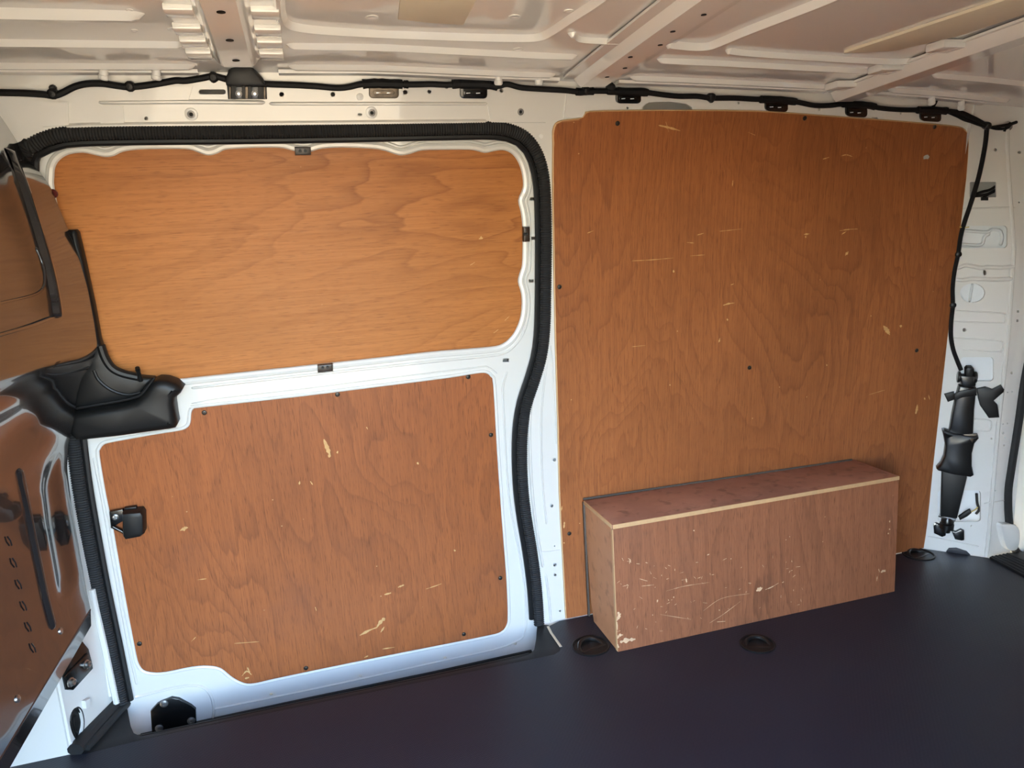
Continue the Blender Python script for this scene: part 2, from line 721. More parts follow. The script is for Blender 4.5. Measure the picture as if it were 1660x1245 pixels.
# ---- floor mat
fl = [(FRONT, NEAR), (REAR - .06, NEAR), (REAR - .06, -.02), (1.33, .062), (1.20, .203), (.6, .212), (-.09, .2145)]
c1, c2, c3 = on_floor(888, 1016), on_floor(893, 1026), on_floor(909, 1049)
fl += [(c1.x, c1.y), (c2.x, c2.y), (c3.x, c3.y)]
for q in ((907, 1056), (898, 1061), (870, 1067), (700, 1102), (450, 1153), (300, 1184), (215, 1203), (138, 1222)):
    p = on_floor(*q)
    fl.append((p.x, p.y))
fl += [(-1.333, .068), (FRONT, .068)]
holes = [arc(t[0].x, t[0].y, t[1] * .93, n=24) for t in TIES]
mb = MB()
plate(mb, lambda u, v: (u, v, 0.), fl, holes, (0, 0, -.010), .12)
floor = mb.build('floor', 'mat_rubber')
tag(floor, 'dark navy rubber load mat with fine embossed pattern', kind='structure')
mb = MB()
mb.add([(FRONT, NEAR, -.012), (REAR, NEAR, -.012), (REAR, .05, -.012), (FRONT, .05, -.012), (FRONT, NEAR, -.1), (REAR, NEAR, -.1), (REAR, .05, -.1), (FRONT, .05, -.1)],
       [(4, 5, 6, 7), (0, 1, 5, 4), (1, 2, 6, 5), (2, 3, 7, 6), (3, 0, 4, 7)])
mb.build('floor_pan', 'cavity', floor)
# pale cut edge of the mat beside the step
mb = MB()
mb.strip([c + Vector((0, 0, .0005)) for c in (c1, c2, c3)], Vector((0, 0, 1)), [(-.0045, .0), (-.003, .0012), (.002, .0012), (.003, .0)])
mb.build('cut_edge', 'pad_brown', floor, label='pale cut edge of the mat')
# ribbed black rear sill
mb = MB()
r0 = [on_floor(*q) for q in ((1604, 906), (1640, 899), (1700, 895), (1780, 960), (1660, 936))]
mb.prism([p for p in r0], (0, 0, 1), .008, .002)
rs = mb.build('rear_sill', 'black_plastic', floor, label='ribbed black sill plate at the rear doors')
mb = MB()
for k in range(5):
    a, b = r0[0].lerp(r0[1], (k + .5) / 6), r0[4].lerp(r0[3], (k + .5) / 6)
    mb.bead([a + Vector((0, 0, .008)), b + Vector((0, 0, .008))], Vector((0, 0, 1)), .004, .004)
mb.build('sill_rib', 'black_plastic', rs)

# ---- far side wall
SEAL_TOP = [(40, 252), (55, 236), (78, 225), (110, 218), (200, 215), (420, 213.5), (600, 211), (740, 208.5), (790, 208), (822, 211), (848, 222), (866, 243), (877, 272), (882, 310), (884, 380), (883.5, 460), (882, 530), (877, 575), (866, 615), (853, 655), (846.5, 695), (845, 740), (847, 790), (852, 835), (859.5, 880), (866, 925), (870.5, 970), (873, 1012)]
SEAL_LEFT = [(198, 1140), (180, 1050), (160, 955), (143, 865), (130, 790), (120, 715), (113, 660)]


def y_seal(x, z):
    return y_body(x, z) + .004


seal = [hit(x, y, y_seal) for x, y in SEAL_LEFT]
for z, x in ((.95, -1.263), (1.1, -1.258), (1.2, -1.252)):
    seal.append(Vector((x, y_seal(x, z), z)))
seal += [hit(x, y, y_seal) for x, y in SEAL_TOP]
seal = crom(seal, 6)
opening = [(p.x, p.z) for p in seal] + [(seal[-1].x, -.11), (seal[0].x, -.11)]

outer = [(FRONT, -.14), (1.195, -.14)] + [(1.195 if k == 0 else 1.195 - 2.945 * k / 14, lerp_tab(ZE, 1.195 - 2.945 * k / 14) + .012) for k in range(15)]
holes = [opening]
for x, y, r in ((178, 146, 2.8), (234, 152.5, 5.2), (267, 150, 3), (292.5, 144, 3.5), (237, 192, 3.2), (456.5, 153, 4), (539.5, 153, 4), (657, 149.5, 4), (696, 148.5, 3.2), (724, 141, 3.2), (813, 147, 3.2), (1017, 175, 2), (1197, 167, 2.2), (1328, 177, 2.5), (1151, 165, 2), (1460, 184, 1.6),
                (899, 745.5, 2.8), (894.5, 820, 2.6), (899.5, 915.5, 2.8), (900, 932, 2.4), (908, 990.5, 1.8), (899, 885, 1.2)):
    holes.append(hole_px(x, y, r))
holes.append(poly_px(rrect(322, 145, 366, 153, 3.9), y_body))       # long slot
holes.append(poly_px(rrect(580, 183.6, 587, 188, 2), y_body))
holes.append(poly_px([(930, 173), (940, 172), (935, 178)], y_body))
holes.append(poly_px([(1040, 181), (1043, 172), (1052, 166), (1085, 164.5), (1112, 168), (1122, 174), (1123, 181)], y_body))
holes.append(poly_px(rrect(1413, 190, 1423, 196, 1), y_body))
mb = MB()
plate(mb, lambda u, v: (u, y_body(u, v), v), outer, holes, (0, .006, 0), .06)
wall = mb.build('wall_far', 'white_paint')
tag(wall, 'white painted steel side of the load bay', kind='structure')

mb = MB()                       # outer skin behind the inner sheet
plate(mb, lambda u, v: (u, y_body(min(u, 1.19), v) + .10, v), [(FRONT, -.3), (REAR, -.3), (REAR, 1.55), (FRONT, 1.55)], [], (0, .01, 0), .12)
mb.build('outer_skin', 'white_paint', wall)

# pressed lines of the header and of the middle pillar
mb = MB()


def wall_bead(m, pts, w, h, f=y_body, n=4):
    P = px_path(pts, f, 0., n)
    m.bead(P, [normal(f, p.x, p.z) for p in P], w, h)


wall_bead(mb, [(160, 166), (300, 165), (430, 166)], .006, .006)
wall_bead(mb, [(436, 168), (600, 168), (790, 168)], .005, .005)
wall_bead(mb, [(105, 205), (180, 203), (400, 201), (600, 199), (790, 197)], .007, .007)
wall_bead(mb, [(880, 566), (873, 600), (862, 640), (858, 700), (861, 780), (868, 850), (880, 920)], .006, .007)
wall_bead(mb, [(886, 590), (880, 640), (877, 700), (880, 790), (886, 850)], .004, .004)
wall_bead(mb, [(893, 560), (898, 640), (902, 720)], .003, .003)
wall_bead(mb, [(872, 893), (886, 894), (908, 891)], .002, .003)
wall_bead(mb, [(884, 930), (889, 965), (893, 1008)], .005, .006)
mb.build('pressed_ridge', 'white_paint', wall)


def overlap_plate(poly, t=.004, f=y_body, mat='white_paint', name='overlap_plate', bev=.0015, parent=None):
    m = MB()
    ring = poly_px(poly, f)
    plate(m, lambda u, v: (u, f(u, v) - t, v), ring, [], (0, t + .001, 0), .05)
    return m.build(name, mat, parent or wall)


overlap_plate([(162, 173), (200, 172), (202, 204), (164, 206)], .003)
overlap_plate([(790, 170), (876, 170), (884, 199), (795, 199)], .004)
overlap_plate([(64, 165), (112, 166), (112, 203), (70, 206)], .004)
overlap_plate([(160, 140), (313, 139), (306, 162), (163, 165)], .003)
# raised collar under the second roof bow
overlap_plate([(913, 192), (918, 150), (935, 142), (962, 142), (962, 165), (955, 178), (950, 186), (942, 191)], .005)

# threaded bosses in the header
for x, y in ((310, 185), (602.5, 182.5), (843, 181)):
    p = hit(x, y, y_body)
    n = normal(y_body, p.x, p.z)
    m = MB()
    m.lathe(p, n, [(.0135, -.001), (.0130, .003), (.0095, .004), (.0, .004)], 18)
    bo = m.build('threaded_boss', 'white_paint', wall)
    m = MB()
    m.lathe(p + n * .004, n, [(.0080, -.001), (.0078, .002), (.0050, .0025), (.0, .0005)], 16)
    m.build('nut', 'dull_steel', bo)
    m = MB()
    m.lathe(p + n * .0055, n, [(.0036, -.001), (.0036, .0012), (.0, .0012)], 12)
    m.build('thread_hole', 'black_tape', bo)
m = MB()
p = hit(583.5, 157, y_body)
m.lathe(p, normal(y_body, p.x, p.z), [(.008, -.001), (.0075, .002), (.004, .0035), (.0, .004)], 16)
p = hit(877, 221, y_body)
m.lathe(p, normal(y_body, p.x, p.z), [(.006, -.001), (.0055, .0015), (.003, .002), (.0, .002)], 16)
m.build('plug', 'white_cap', wall)

# white pegs along the roof edge
for x, y in ((168, 122), (253.5, 122), (808, 130), (873.5, 130), (1510, 162), (1558.5, 170)):
    a = hit(x, y - 14, y_body, .034)
    b = hit(x, y + 8, y_body, .034)
    m = MB()
    d = (b - a)
    m.lathe(a, d, [(.008, 0), (.0088, d.length * .3), (.0088, d.length * .62), (.0100, d.length * .66), (.0100, d.length * .9), (.007, d.length), (.0, d.length)], 14)
    m.build('peg', 'white_cap', wall, label='short white plastic peg under the roof edge')

# ---- middle (front) pillar foot at the left, beside the step
PA, PB = Vector((-1.333, .068, 0)), Vector((-1.268, .238, 0))
mb = MB()
plate(mb, lambda u, v: (u, .068, v), [(FRONT, -.02), (-1.333, -.02), (-1.333, 1.45), (FRONT, 1.45)], [], (0, .006, 0), .1)
nB = Vector((PB.y - PA.y, -(PB.x - PA.x), 0)).normalized()
L = (PB - PA).length
uB = (PB - PA).normalized()


def onB(px, py, off=0.):
    return hit_plane(px, py, PA + nB * off, nB)


hb = [((p - PA).dot(uB), p.z) for p in (onB(q.x, q.y) for q in crom([(*q, 0) for q in ((113, 1165), (118, 1151), (125, 1147), (131, 1154), (134, 1170), (132, 1188), (127, 1197), (121, 1196), (115, 1182))], 3, True))]
plate(mb, lambda u, v: PA + uB * u + Vector((0, 0, v)), [(0, -.02), (L, -.02), (L, 1.40), (0, 1.40)], [hb], -nB * .006, .06)
pil = mb.build('pillar_foot', 'white_paint', wall)
mb = MB()                       # rounded corner and the flange that carries the seal
for dx, zz in ((.0, 0.),):
    mb.tube([PA + Vector((0.001, .004, z)) for z in (0, .4, .8, 1.4)], .006, 8)
P = [hit(x, y, lambda a, b: y_body(a, b) - .012) for x, y in ((189, 1140), (170, 1050), (155, 985), (149, 955))]
mb.tube(P, .0075, 8)
P = [hit(x, y, lambda a, b: y_body(a, b) - .006) for x, y in ((178, 1128), (164, 1060), (150, 1000), (141, 955), (130, 900))]
mb.tube(P, .006, 8)
mb.build('pillar_flange', 'white_paint', pil)
mb = MB()                       # black grommet in the foot
ring = [onB(q.x, q.y, -.004) for q in crom([(*q, 0) for q in ((113, 1165), (118, 1151), (125, 1147), (131, 1154), (134, 1170), (132, 1188), (127, 1197), (121, 1196), (115, 1182))], 4, True)]
mb.tube(ring, .0045, 8, closed=True)
cc = sum(ring, Vector((0, 0, 0))) / len(ring)
mb.prism([p.lerp(cc, -.05) - nB * .006 for p in ring], nB, .004, .001)
mb.prism([p.lerp(cc, .45) - nB * .003 for p in ring], nB, .006, .002)
mb.build('grommet', 'black_plastic', pil, label='black oval rubber grommet')
mb = MB()                       # small pressed tab
ring = [onB(*q, .0) for q in ((132, 1136), (140, 1132), (142, 1146), (134, 1149))]
mb.prism(ring, nB, .010, .002)
mb.build('tab', 'white_paint', pil)

# black bracket bolted to the foot under the bulkhead
mb = MB()
br = [(95, 1042), (108, 1032), (126, 1038), (137, 1052), (143, 1076), (144, 1084), (112, 1119), (105, 1118), (101, 1100), (92, 1050)]
mb.prism([onB(*q) for q in br], nB, .012, .003)
bk = mb.build('bulkhead_bracket', 'black_gloss', pil, label='glossy black bracket with two bolts')
mb = MB()
a, b = onB(103, 1098, .013), onB(141, 1060, .013)
mb.tube([a, b], .0025, 6)
mb.build('bracket_fold', 'black_gloss', bk)
for x, y in ((139, 1077), (114, 1106)):
    m = MB()
    m.lathe(onB(x, y, .011), nB, [(.011, 0), (.011, .003), (.008, .004), (.0075, .010), (.005, .011), (.0, .009)], 12)
    m.build('bolt', 'steel', bk)

# ---- near side wall around the open door the photograph is taken through
mb = MB()
op = rrect(-1.25, -.02, -.19, 1.38, .12, 5)
plate(mb, lambda u, v: (u, NEAR - (y_panel(u, v) - .215), v), [(FRONT, -.3), (REAR, -.3), (REAR, 1.55), (FRONT, 1.55)], [op], (0, -.08, 0), .15)
wn_ = mb.build('wall_near', 'white_paint')
tag(wn_, 'white near side wall around the open side door', kind='structure')
mb = MB()
plate(mb, lambda u, v: (u, NEAR + .012 - (y_panel(u, v) - .215), v), [(-.02, .02), (REAR - .08, .02), (REAR - .08, 1.34), (-.02, 1.34)], [], (0, -.008, 0), .15)
mb.build('lining_panel', 'ply_wall', wn_)

# ---- rear doors (closed) and front of the cab side
mb = MB()
plate(mb, lambda u, v: (REAR, u, v), [(NEAR - .05, -.15), (.25, -.15), (.25, 1.56), (NEAR - .05, 1.56)], [], (.05, 0, 0), .3)
wr = mb.build('wall_rear', 'white_paint')
tag(wr, 'closed white rear doors', kind='structure')
mb = MB()
plate(mb, lambda u, v: (REAR - .012, u, v), rrect(NEAR + .12, .10, -.055, 1.30, .06), [], (.01, 0, 0), .3)
mb.build('added_liner', 'ply_wall', wr)  # unseen plywood liner, added to darken and warm the rear end
mb = MB()
plate(mb, lambda u, v: (FRONT, u, v), [(NEAR - .05, -.15), (.25, -.15), (.25, 1.56), (NEAR - .05, 1.56)], [], (-.05, 0, 0), .3)
wf = mb.build('wall_front', 'cavity')
tag(wf, 'cab end of the load bay behind the bulkhead', kind='structure')

# ---- roof
mb = MB()
plate(mb, lambda u, v: (u, v, z_roof(u, v)), [(FRONT - .02, NEAR - .06), (REAR + .04, NEAR - .06), (REAR + .04, .24), (FRONT - .02, .24)], [], (0, 0, .03), .07)
UP = Vector((0, 0, -1))


def roof_bead(pts, w, h):
    mb.bead(pts, UP, w, h)


def roof_line(x0, x1, y, w=.014, h=.012):
    n = 8
    roof_bead([(x0 + (x1 - x0) * i / n, y, z_roof(x0 + (x1 - x0) * i / n, y)) for i in range(n + 1)], w, h)


def roof_px(pts, w=.014, h=.012):
    roof_bead([hit_roof(p[0], p[1]) for p in crom([(*p, 0) for p in pts], 5)], w, h)


for x0, x1 in ((-1.74, -.86), (-.68, -.085), (.10, .66), (.84, 1.25)):
    roof_line(x0, x1, .030, .013, .010)
    roof_line(x0, x1, -.112, .012, .011)
roof_line(-1.74, -.90, -.262, .018, .014)
roof_line(-1.74, -.90, -.44, .018, .014)
roof_px([(447, -40), (450, 0), (452, 18), (458, 32), (475, 40), (520, 46), (620, 52), (750, 57), (840, 59), (875, 57), (897, 48), (930, 26), (970, 0), (1010, -30)], .013, .012)
roof_px([(926, 52), (935, 60), (955, 63), (1000, 65), (1040, 67)], .010, .010)
roof_px([(1080, 69), (1120, 73), (1148, 72), (1170, 65), (1220, 44), (1320, 5), (1380, -20)], .016, .013)
roof_px([(1178, 80), (1215, 84), (1330, 92), (1430, 97), (1475, 96), (1510, 89), (1580, 70), (1665, 46), (1740, 22)], .012, .011)
roof_px([(1060, 40), (1130, 10), (1180, -15)], .008, .006)
ceil = mb.build('ceiling', 'roof_paint')
tag(ceil, 'glossy white steel roof with pressed ribs', kind='structure')
# turned-down flange between roof skin and side wall
mb = MB()
for x0, x1 in ((-1.74, -.86), (-.70, -.07), (.08, .67), (.80, 1.19)):
    n = 10
    xs = [x0 + (x1 - x0) * i / n for i in range(n + 1)]
    mb.strip([(x, .058, z_roof(x, .058) - .004) for x in xs], UP, [(-.012, -.002), (-.011, .005), (.008, .006), (.010, -.002)])
mb.build('roof_flange', 'roof_paint', ceil)

# damping pads
for pts, nm in (([(652, -40), (645, 28), (700, 34), (751, 37), (790, -40)], 0), ([(1368, 82), (1450, 78), (1560, 52), (1700, 5), (1750, -40), (1650, -12)], 1)):
    m = MB()
    ring = [hit_roof(*q) for q in pts]
    m.prism(ring, (0, 0, -1), .006 if nm else .004, .001)
    m.build('damping_pad', 'pad_brown', ceil, label='buff damping pad glued under the roof')


for x, y, r in ((603, 28, .012), (834, 27, .011), (922, 18, .010), (840, 80, .012), (285, 48, .014), (210, 16, .006), (218, 49, .006)):
    m = MB()
    p = hit_roof(x, y)
    m.lathe(p, (0, 0, -1), [(r, -.001), (r * .95, .0006), (r * .7, .0010), (r * .55, .0004), (0, .0002)], 16)
    m.build('dimple', 'roof_paint', ceil)


def roof_bow(x0, x1, drop, flange, sy=-1.58, ey=.035, label=None, end_drop=.0):
    """hat-section cross member under the roof"""
    xc, hw = (x0 + x1) / 2, (x1 - x0) / 2
    ys = [ey + (sy - ey) * i / 16 for i in range(17)]
    pts = []
    for i, y in enumerate(ys):
        pts.append(Vector((xc, y, z_roof(xc, y) - end_drop * max(0, 1 - (ey - y) / .12))))
    prof = [(-hw - flange, .001), (-hw - flange, .006), (-hw - .004, .007), (-hw + .006, drop - .006), (-hw + .014, drop), (hw - .014, drop), (hw - .006, drop - .006), (hw + .004, .007), (hw + flange, .006), (hw + flange, .001)]
    m = MB()
    m.strip(pts, UP, prof)
    return m.build('roof_bow', 'roof_paint', ceil, label=label)


b1 = roof_bow(-.815, -.735, .026, .045, ey=-.055, label='wide roof bow with stepped flanges')
b2 = roof_bow(-.036, .052, .024, .030, label='roof bow with small punched holes')
b3 = roof_bow(.690, .770, .030, .012, label='plain roof bow standing clear of the skin', ey=.06)


def bow_hole(x, y, bow, xc, drop, rx=.006, ry=.006):
    z = z_roof(xc, y) - drop
    m = MB()
    m.lathe((x, y, z - .0006), (0, 0, -1), [(rx, -.001), (rx, .0004), (rx * .8, .0006), (.0, .0006)], 12)
    m.build('punched_hole', 'black_tape', bow)


for y in (-.10, -.22, -.36):
    bow_hole(-.775, y, b1, -.775, .026, .007)
for y, dx in ((-.05, 0), (-.12, .012), (-.2, -.012), (-.28, .015), (-.36, 0), (-.45, .012)):
    bow_hole(.008 + dx, y, b2, .008, .024, .005)
# weld tabs beside the first bow
for k, y in enumerate((-.08, -.15, -.22, -.31)):
    for s in (-1, 1):
        m = MB()
        xc = -.775 + s * .066
        m.box((xc, y, z_roof(xc, y) - .009), .046, .045, .012, None, .004)
        m.build('weld_tab', 'roof_paint', b1)
# spacer saddles on the third bow
for y in (-.01, -.16, -.33):
    m = MB()
    m.box((.66, y, z_roof(.66, y) - .010), .06, .05, .018, None, .006)
    m.build('saddle', 'roof_paint', b3)

# black end bracket of the first bow
brk = thing('bow_end_bracket', hit(400, 160, y_body), 'glossy black bracket joining the roof bow to the door header', 'bracket')
mb = MB()
top = [(372, 112), (382, 105), (408, 104), (413, 112), (426, 126), (432, 138), (368, 137), (366, 128)]
px_prism(mb, top, y_body, .030, .006, .006)
mb.build('saddle', 'black_plastic', brk)
mb = MB()
px_prism(mb, [(368, 137), (432, 137), (433, 160.5), (370, 160.5)], y_body, .006, .001)
mb.build('foot_plate', 'black_plastic', brk)
for x in (373, 387, 400, 413, 429):
    m = MB()
    wdt = 3 if x in (373, 429) else 5
    if x in (387, 413):
        px_prism(m, [(x - 5, 140), (x + 6, 140), (x + 6, 160), (x - 5, 160)], y_body, .004, .001, .006)
        m.build('pad', 'dark_steel', brk)
        p = hit(x, 152, y_body, .010)
        m = MB()
        m.lathe(p, normal(y_body, p.x, p.z), [(.007, 0), (.007, .003), (.004, .004), (.003, .002), (0, .002)], 14)
        m.build('bolt', 'steel', brk)
    else:
        px_prism(m, [(x - wdt / 2, 140), (x + wdt / 2, 140), (x + wdt / 2, 160), (x - wdt / 2, 160)], y_body, .009, .001, .005)
        m.build('rib', 'worn_steel', brk)

# ---- rear pillar
mb = MB()


def topR(x):
    return lerp_tab(ZE, x) + .03


o_ = [(1.192, -.02), (1.26, -.02), (1.325, -.02), (1.42, -.02), (1.42, topR(1.42)), (1.325, topR(1.325)), (1.192, topR(1.192))]
hp = [poly_px(rrect(1572, 295, 1615, 320, 2), y_body), poly_px(rrect(1553.5, 366, 1633, 402, 6), y_body), hole_px(1576.5, 475, 20.5, 15.5, y_body, 24),
      poly_px(rrect(1557, 579, 1611, 618, 6), y_body), poly_px(rrect(1520, 795, 1590, 846, 6), y_body), hole_px(1596.5, 442, 3, 4.5), hole_px(1613.5, 243, 2.6), hole_px(1563.5, 535, 3.2),
      hole_px(1607, 711, 1.6), hole_px(1574, 852, 1.6), hole_px(1640, 604.5, 1.8, 2.2), hole_px(1634, 204, 8, 8),
      poly_px(rrect(1648.5, 503, 1652, 507, .5), y_body), poly_px(rrect(1647.5, 518, 1651, 522, .5), y_body), hole_px(1633.5, 636, 1.1), hole_px(1640.5, 635, 1.1), hole_px(1626, 687, 1.2), hole_px(1633, 686.5, 1.2), hole_px(1626, 702, 1.8), hole_px(1629.5, 709, 1.5), hole_px(1627.5, 722, 1.6), hole_px(1611, 762, 1.2), hole_px(1613.5, 795, 1.3), hole_px(1652.5, 247, 3, 2.2), hole_px(1652, 328, 1.5)]
plate(mb, lambda u, v: (u, y_body(u, v), v), o_, hp, (.002, .005, 0), .03)
pr = mb.build('rear_pillar', 'white_paint', wall, label='white rear pillar pressed with cut-outs')
# pocket floors seen through the cut-outs
for poly, dep, mt in (([(1548, 360), (1640, 360), (1640, 408), (1548, 408)], .022, 'cavity_pale'), ([(1550, 450), (1604, 450), (1604, 500), (1550, 500)], .03, 'cavity_pale'), ([(1550, 570), (1620, 570), (1620, 628), (1550, 628)], .022, 'cavity_pale'),
                      ([(1510, 780), (1600, 780), (1600, 860), (1510, 860)], .035, 'cavity_pale'), ([(1565, 288), (1622, 288), (1622, 328), (1565, 328)], .05, 'cavity')):
    m = MB()
    ring = [hit(x, y, y_body, -dep) for x, y in poly]
    c = sum(ring, Vector((0, 0, 0))) / 4
    m.prism(ring, -normal(y_body, c.x, c.z), .004)
    m.build('inner_sheet', mt, pr)


def y_pock(d):
    return lambda x, z: y_body(x, z) + d


m = MB()                        # stiffeners in the upper pocket
for pts in ([(1556, 373), (1598, 376), (1608, 372), (1622, 373)], [(1558, 396), (1590, 397), (1596, 384), (1605, 378)], [(1622, 373), (1625, 385), (1622, 398)]):
    P = px_path(pts, y_pock(.020), 0, 4)
    m.bead(P, [normal(y_body, p.x, p.z) for p in P], .005, .004)
m.build('stiffener', 'cavity_pale', pr)
m = MB()
P = px_path([(1577, 459), (1574, 475), (1572, 490)], y_pock(.028), 0, 3)
m.bead(P, [normal(y_body, p.x, p.z) for p in P], .004, .004)
m.build('stiffener', 'cavity_pale', pr)
# pressed ledges and frames
m = MB()
for pts in ([(1538, 503), (1580, 505), (1626, 508), (1630, 512), (1629, 521), (1624, 523), (1570, 522), (1542, 520)], [(1533, 547), (1590, 550), (1622, 553), (1626, 558), (1624, 568), (1618, 570), (1560, 566)],
            [(1578, 679), (1602, 681), (1607, 686), (1605, 697), (1598, 699), (1580, 697)], [(1503, 869), (1540, 876), (1587, 886)], [(1595, 817), (1628, 811)], [(1556, 338), (1600, 337), (1646, 336)]):
    wall_bead(m, pts, .003, .003, y_body, 3)
m.build('pressed_ridge', 'white_paint', pr)
m = MB()
for pts in ([(1540, 432), (1553, 434), (1566, 430), (1590, 434), (1600, 433), (1622, 434), (1645, 432)], [(1542, 452), (1560, 454), (1575, 452), (1610, 453), (1642, 452)]):
    wall_bead(m, pts, .008, .007, y_body, 4)
m.build('pressed_shelf', 'white_paint', pr)
m = MB()
p = hit(1633, 870, y_body, .0)
px_prism(m, [(1615, 850), (1625, 846), (1640, 848), (1646, 862), (1643, 885), (1632, 890), (1622, 882)], y_body, .02, .008, 0, 3)
m.build('striker_boss', 'white_paint', pr)
m = MB()
px_prism(m, [(1534, 893), (1538, 888), (1550, 887.5), (1567, 893), (1573, 899), (1572, 903), (1534, 897)], y_body, .004, .001)
m.build('floor_notch', 'mat_rubber', pr)
# crease of the pillar
m = MB()
P = [Vector((1.325, y_body(1.325, z) + .003, z)) for z in [i * .07 for i in range(20)]]
m.tube(P, .006, 8)
m.build('pillar_crease', 'white_paint', pr)

# rubber seal of the rear opening
rsl = MB()
P = [hit(x, y, lambda a, b: y_body(1.4, b) - .004) for x, y in ((1672, 560), (1660, 620), (1650, 690), (1639, 760), (1634, 800), (1636, 850), (1645, 890), (1660, 902))]
rsl.tube(crom(P, 4), .012, 10)
o = rsl.build('rear_door_seal', 'rubber', None, 'base')
tag(o, 'black rubber seal at the rear door edge, far right', 'seal')

# ================================================================== SLIDING DOOR
UP_OPEN = [(82, 309), (81, 285), (83, 268), (92, 254), (109, 244), (134, 241), (157, 245.5), (170, 248), (182, 246.5), (196, 240), (223, 236), (277, 235), (307, 236), (325, 242), (337, 245.5), (349, 243), (362, 237), (385, 234.5), (430, 233), (458, 234), (474, 238), (490, 241.5), (504, 239.5), (520, 235), (554, 233), (603, 235), (626, 239), (640, 244), (651, 246), (664, 243.5), (684, 238), (722, 237), (760, 237), (774, 239), (786, 242), (799, 239.5), (815, 237.5), (830, 243), (842, 256), (850, 276), (853, 299), (850, 313), (845, 325), (849, 342), (851.5, 363), (852, 400), (851, 430), (847, 444), (844.5, 456), (848.5, 470), (850.5, 485), (849, 511), (841, 535), (828, 553), (811, 564), (780, 568.5), (700, 575), (603, 586), (455, 602), (302, 618.5), (240, 625), (190, 628), (160, 626), (142, 612), (134, 590), (118, 500), (100, 400)]
LO_OPEN = [(158.5, 739), (160, 727), (166, 719), (177, 715), (201, 710.5), (252, 701.5), (290, 695.5), (301, 691.5), (306, 684), (307.5, 668), (312, 661), (325, 658), (490.6, 639.8), (618, 624), (725, 610.4), (772, 603), (788, 602.5), (797, 609), (802, 625), (808, 730.5), (816, 845.5), (822.7, 930.6), (825.3, 995), (823, 1014), (813, 1026), (788.7, 1033), (703.5, 1050), (575.8, 1075.4), (448, 1102), (418, 1109), (400, 1110.5), (384, 1105), (371, 1096.7), (356, 1085), (337, 1081.5), (312, 1083), (269, 1091.6), (248, 1092.4), (231, 1088), (222, 1076), (217, 1056), (205, 994.5), (190.5, 913.6), (180, 854), (169, 803)]


def crom_px(pts, n=3):
    return [(q.x, q.y) for q in crom([(*p, 0) for p in pts], n, True)]


up_px, lo_px = crom_px(UP_OPEN), crom_px(LO_OPEN)
up_o, lo_o = poly_px(up_px, y_door), poly_px(lo_px, y_door)
dout = [(-1.305, -.16), (-.075, -.16), (-.02, .45), (.005, .9), (.0, 1.25), (-.06, 1.41), (-.2, 1.44), (-1.15, 1.44), (-1.28, 1.38), (-1.31, 1.1), (-1.315, .6)]
dh = [up_o, lo_o]
for x, y, w, h in ((161.5, 235.5, 6, 3), (325, 232, 6, 3), (491.5, 228, 5.5, 2.6), (647, 225.5, 5, 2.4), (785.5, 223.5, 4.6, 2.4), (863, 322.5, 4.5, 2.4), (864.5, 386, 3.2, 2.6), (861, 455.5, 4, 2.4), (820, 584, 5, 2.8)):
    dh.append(poly_px([(x - w, y - h), (x + w, y - h), (x + w, y + h), (x - w, y + h)], y_door))
for x, y in ((439.5, 1125), (583.5, 1096), (721.5, 1066.5), (835, 1043)):
    dh.append(hole_px(x, y, 2.6, None, y_door))
mb = MB()
plate(mb, lambda u, v: (u, y_door(u, v), v), dout, dh, (0, .004, 0), .05)
door = mb.build('door_1', 'white_paint')
tag(door, 'white inner frame of the closed sliding side door', kind='structure')
mb = MB()
plate(mb, lambda u, v: (u, y_door(u, v) + .06, v), dout, [], (0, .01, 0), .12)
mb.build('door_skin', 'white_paint', door)
mb = MB()
for ring, rr in ((up_px, .0085), (lo_px, .0045)):
    P = [hit(x, y, y_door, .0005) for x, y in ring]
    mb.tube(P, rr, 8, closed=True, ref=(0, 1, 0), flat=.75)
mb.build('opening_rim', 'white_paint', door, label='rolled white rim of the panel openings')
mb = MB()
# second contour outside the scalloped rim
P2 = [p for p in up_px if p[1] < 570 or p[0] > 330]
for pts, w, h in (([(100, 250), (120, 233), (140, 232.5), (158, 238), (170, 241), (184, 238), (200, 231), (240, 228), (300, 228), (322, 234), (338, 238), (352, 234), (370, 227), (430, 225.5), (462, 227), (480, 233), (498, 234), (518, 227), (560, 225), (610, 226.5), (632, 233), (650, 238.5), (668, 233), (690, 228), (750, 228), (774, 231), (786, 234), (800, 231), (818, 229), (836, 236), (849, 252), (857, 275), (860, 298), (857, 314), (853, 326), (857, 345), (859, 366), (859, 430), (854, 446), (852.5, 457), (856, 472), (858, 490), (856, 514), (848, 540), (834, 560), (815, 573), (780, 578), (700, 586), (600, 597), (450, 613), (310, 629)], .005, .004),
                  ([(822, 602), (815, 630), (817, 680), (821, 760), (827, 820), (836, 868), (845, 915), (851, 965), (853, 1010), (849, 1030), (836, 1040), (800, 1053), (700, 1075), (560, 1106), (440, 1131), (360, 1147), (345, 1149)], .004, .0035),
                  ([(345, 1166), (347, 1150), (343, 1130), (334, 1117), (318, 1111), (290, 1113), (250, 1122), (218, 1131)], .005, .005),
                  ([(152, 742), (156, 760), (167, 815), (184, 912), (200, 1000), (212, 1066), (218, 1090), (222, 1110)], .0045, .004),
                  ([(132, 735), (142, 790), (158, 880), (176, 980), (190, 1060), (198, 1105)], .003, .003),
                  ([(310, 655), (360, 646), (500, 630), (640, 612), (770, 596), (790, 595), (806, 606)], .003, .003)):
    wall_bead(mb, pts, w, h, y_door, 3)
mb.build('pressed_ridge', 'white_paint', door)

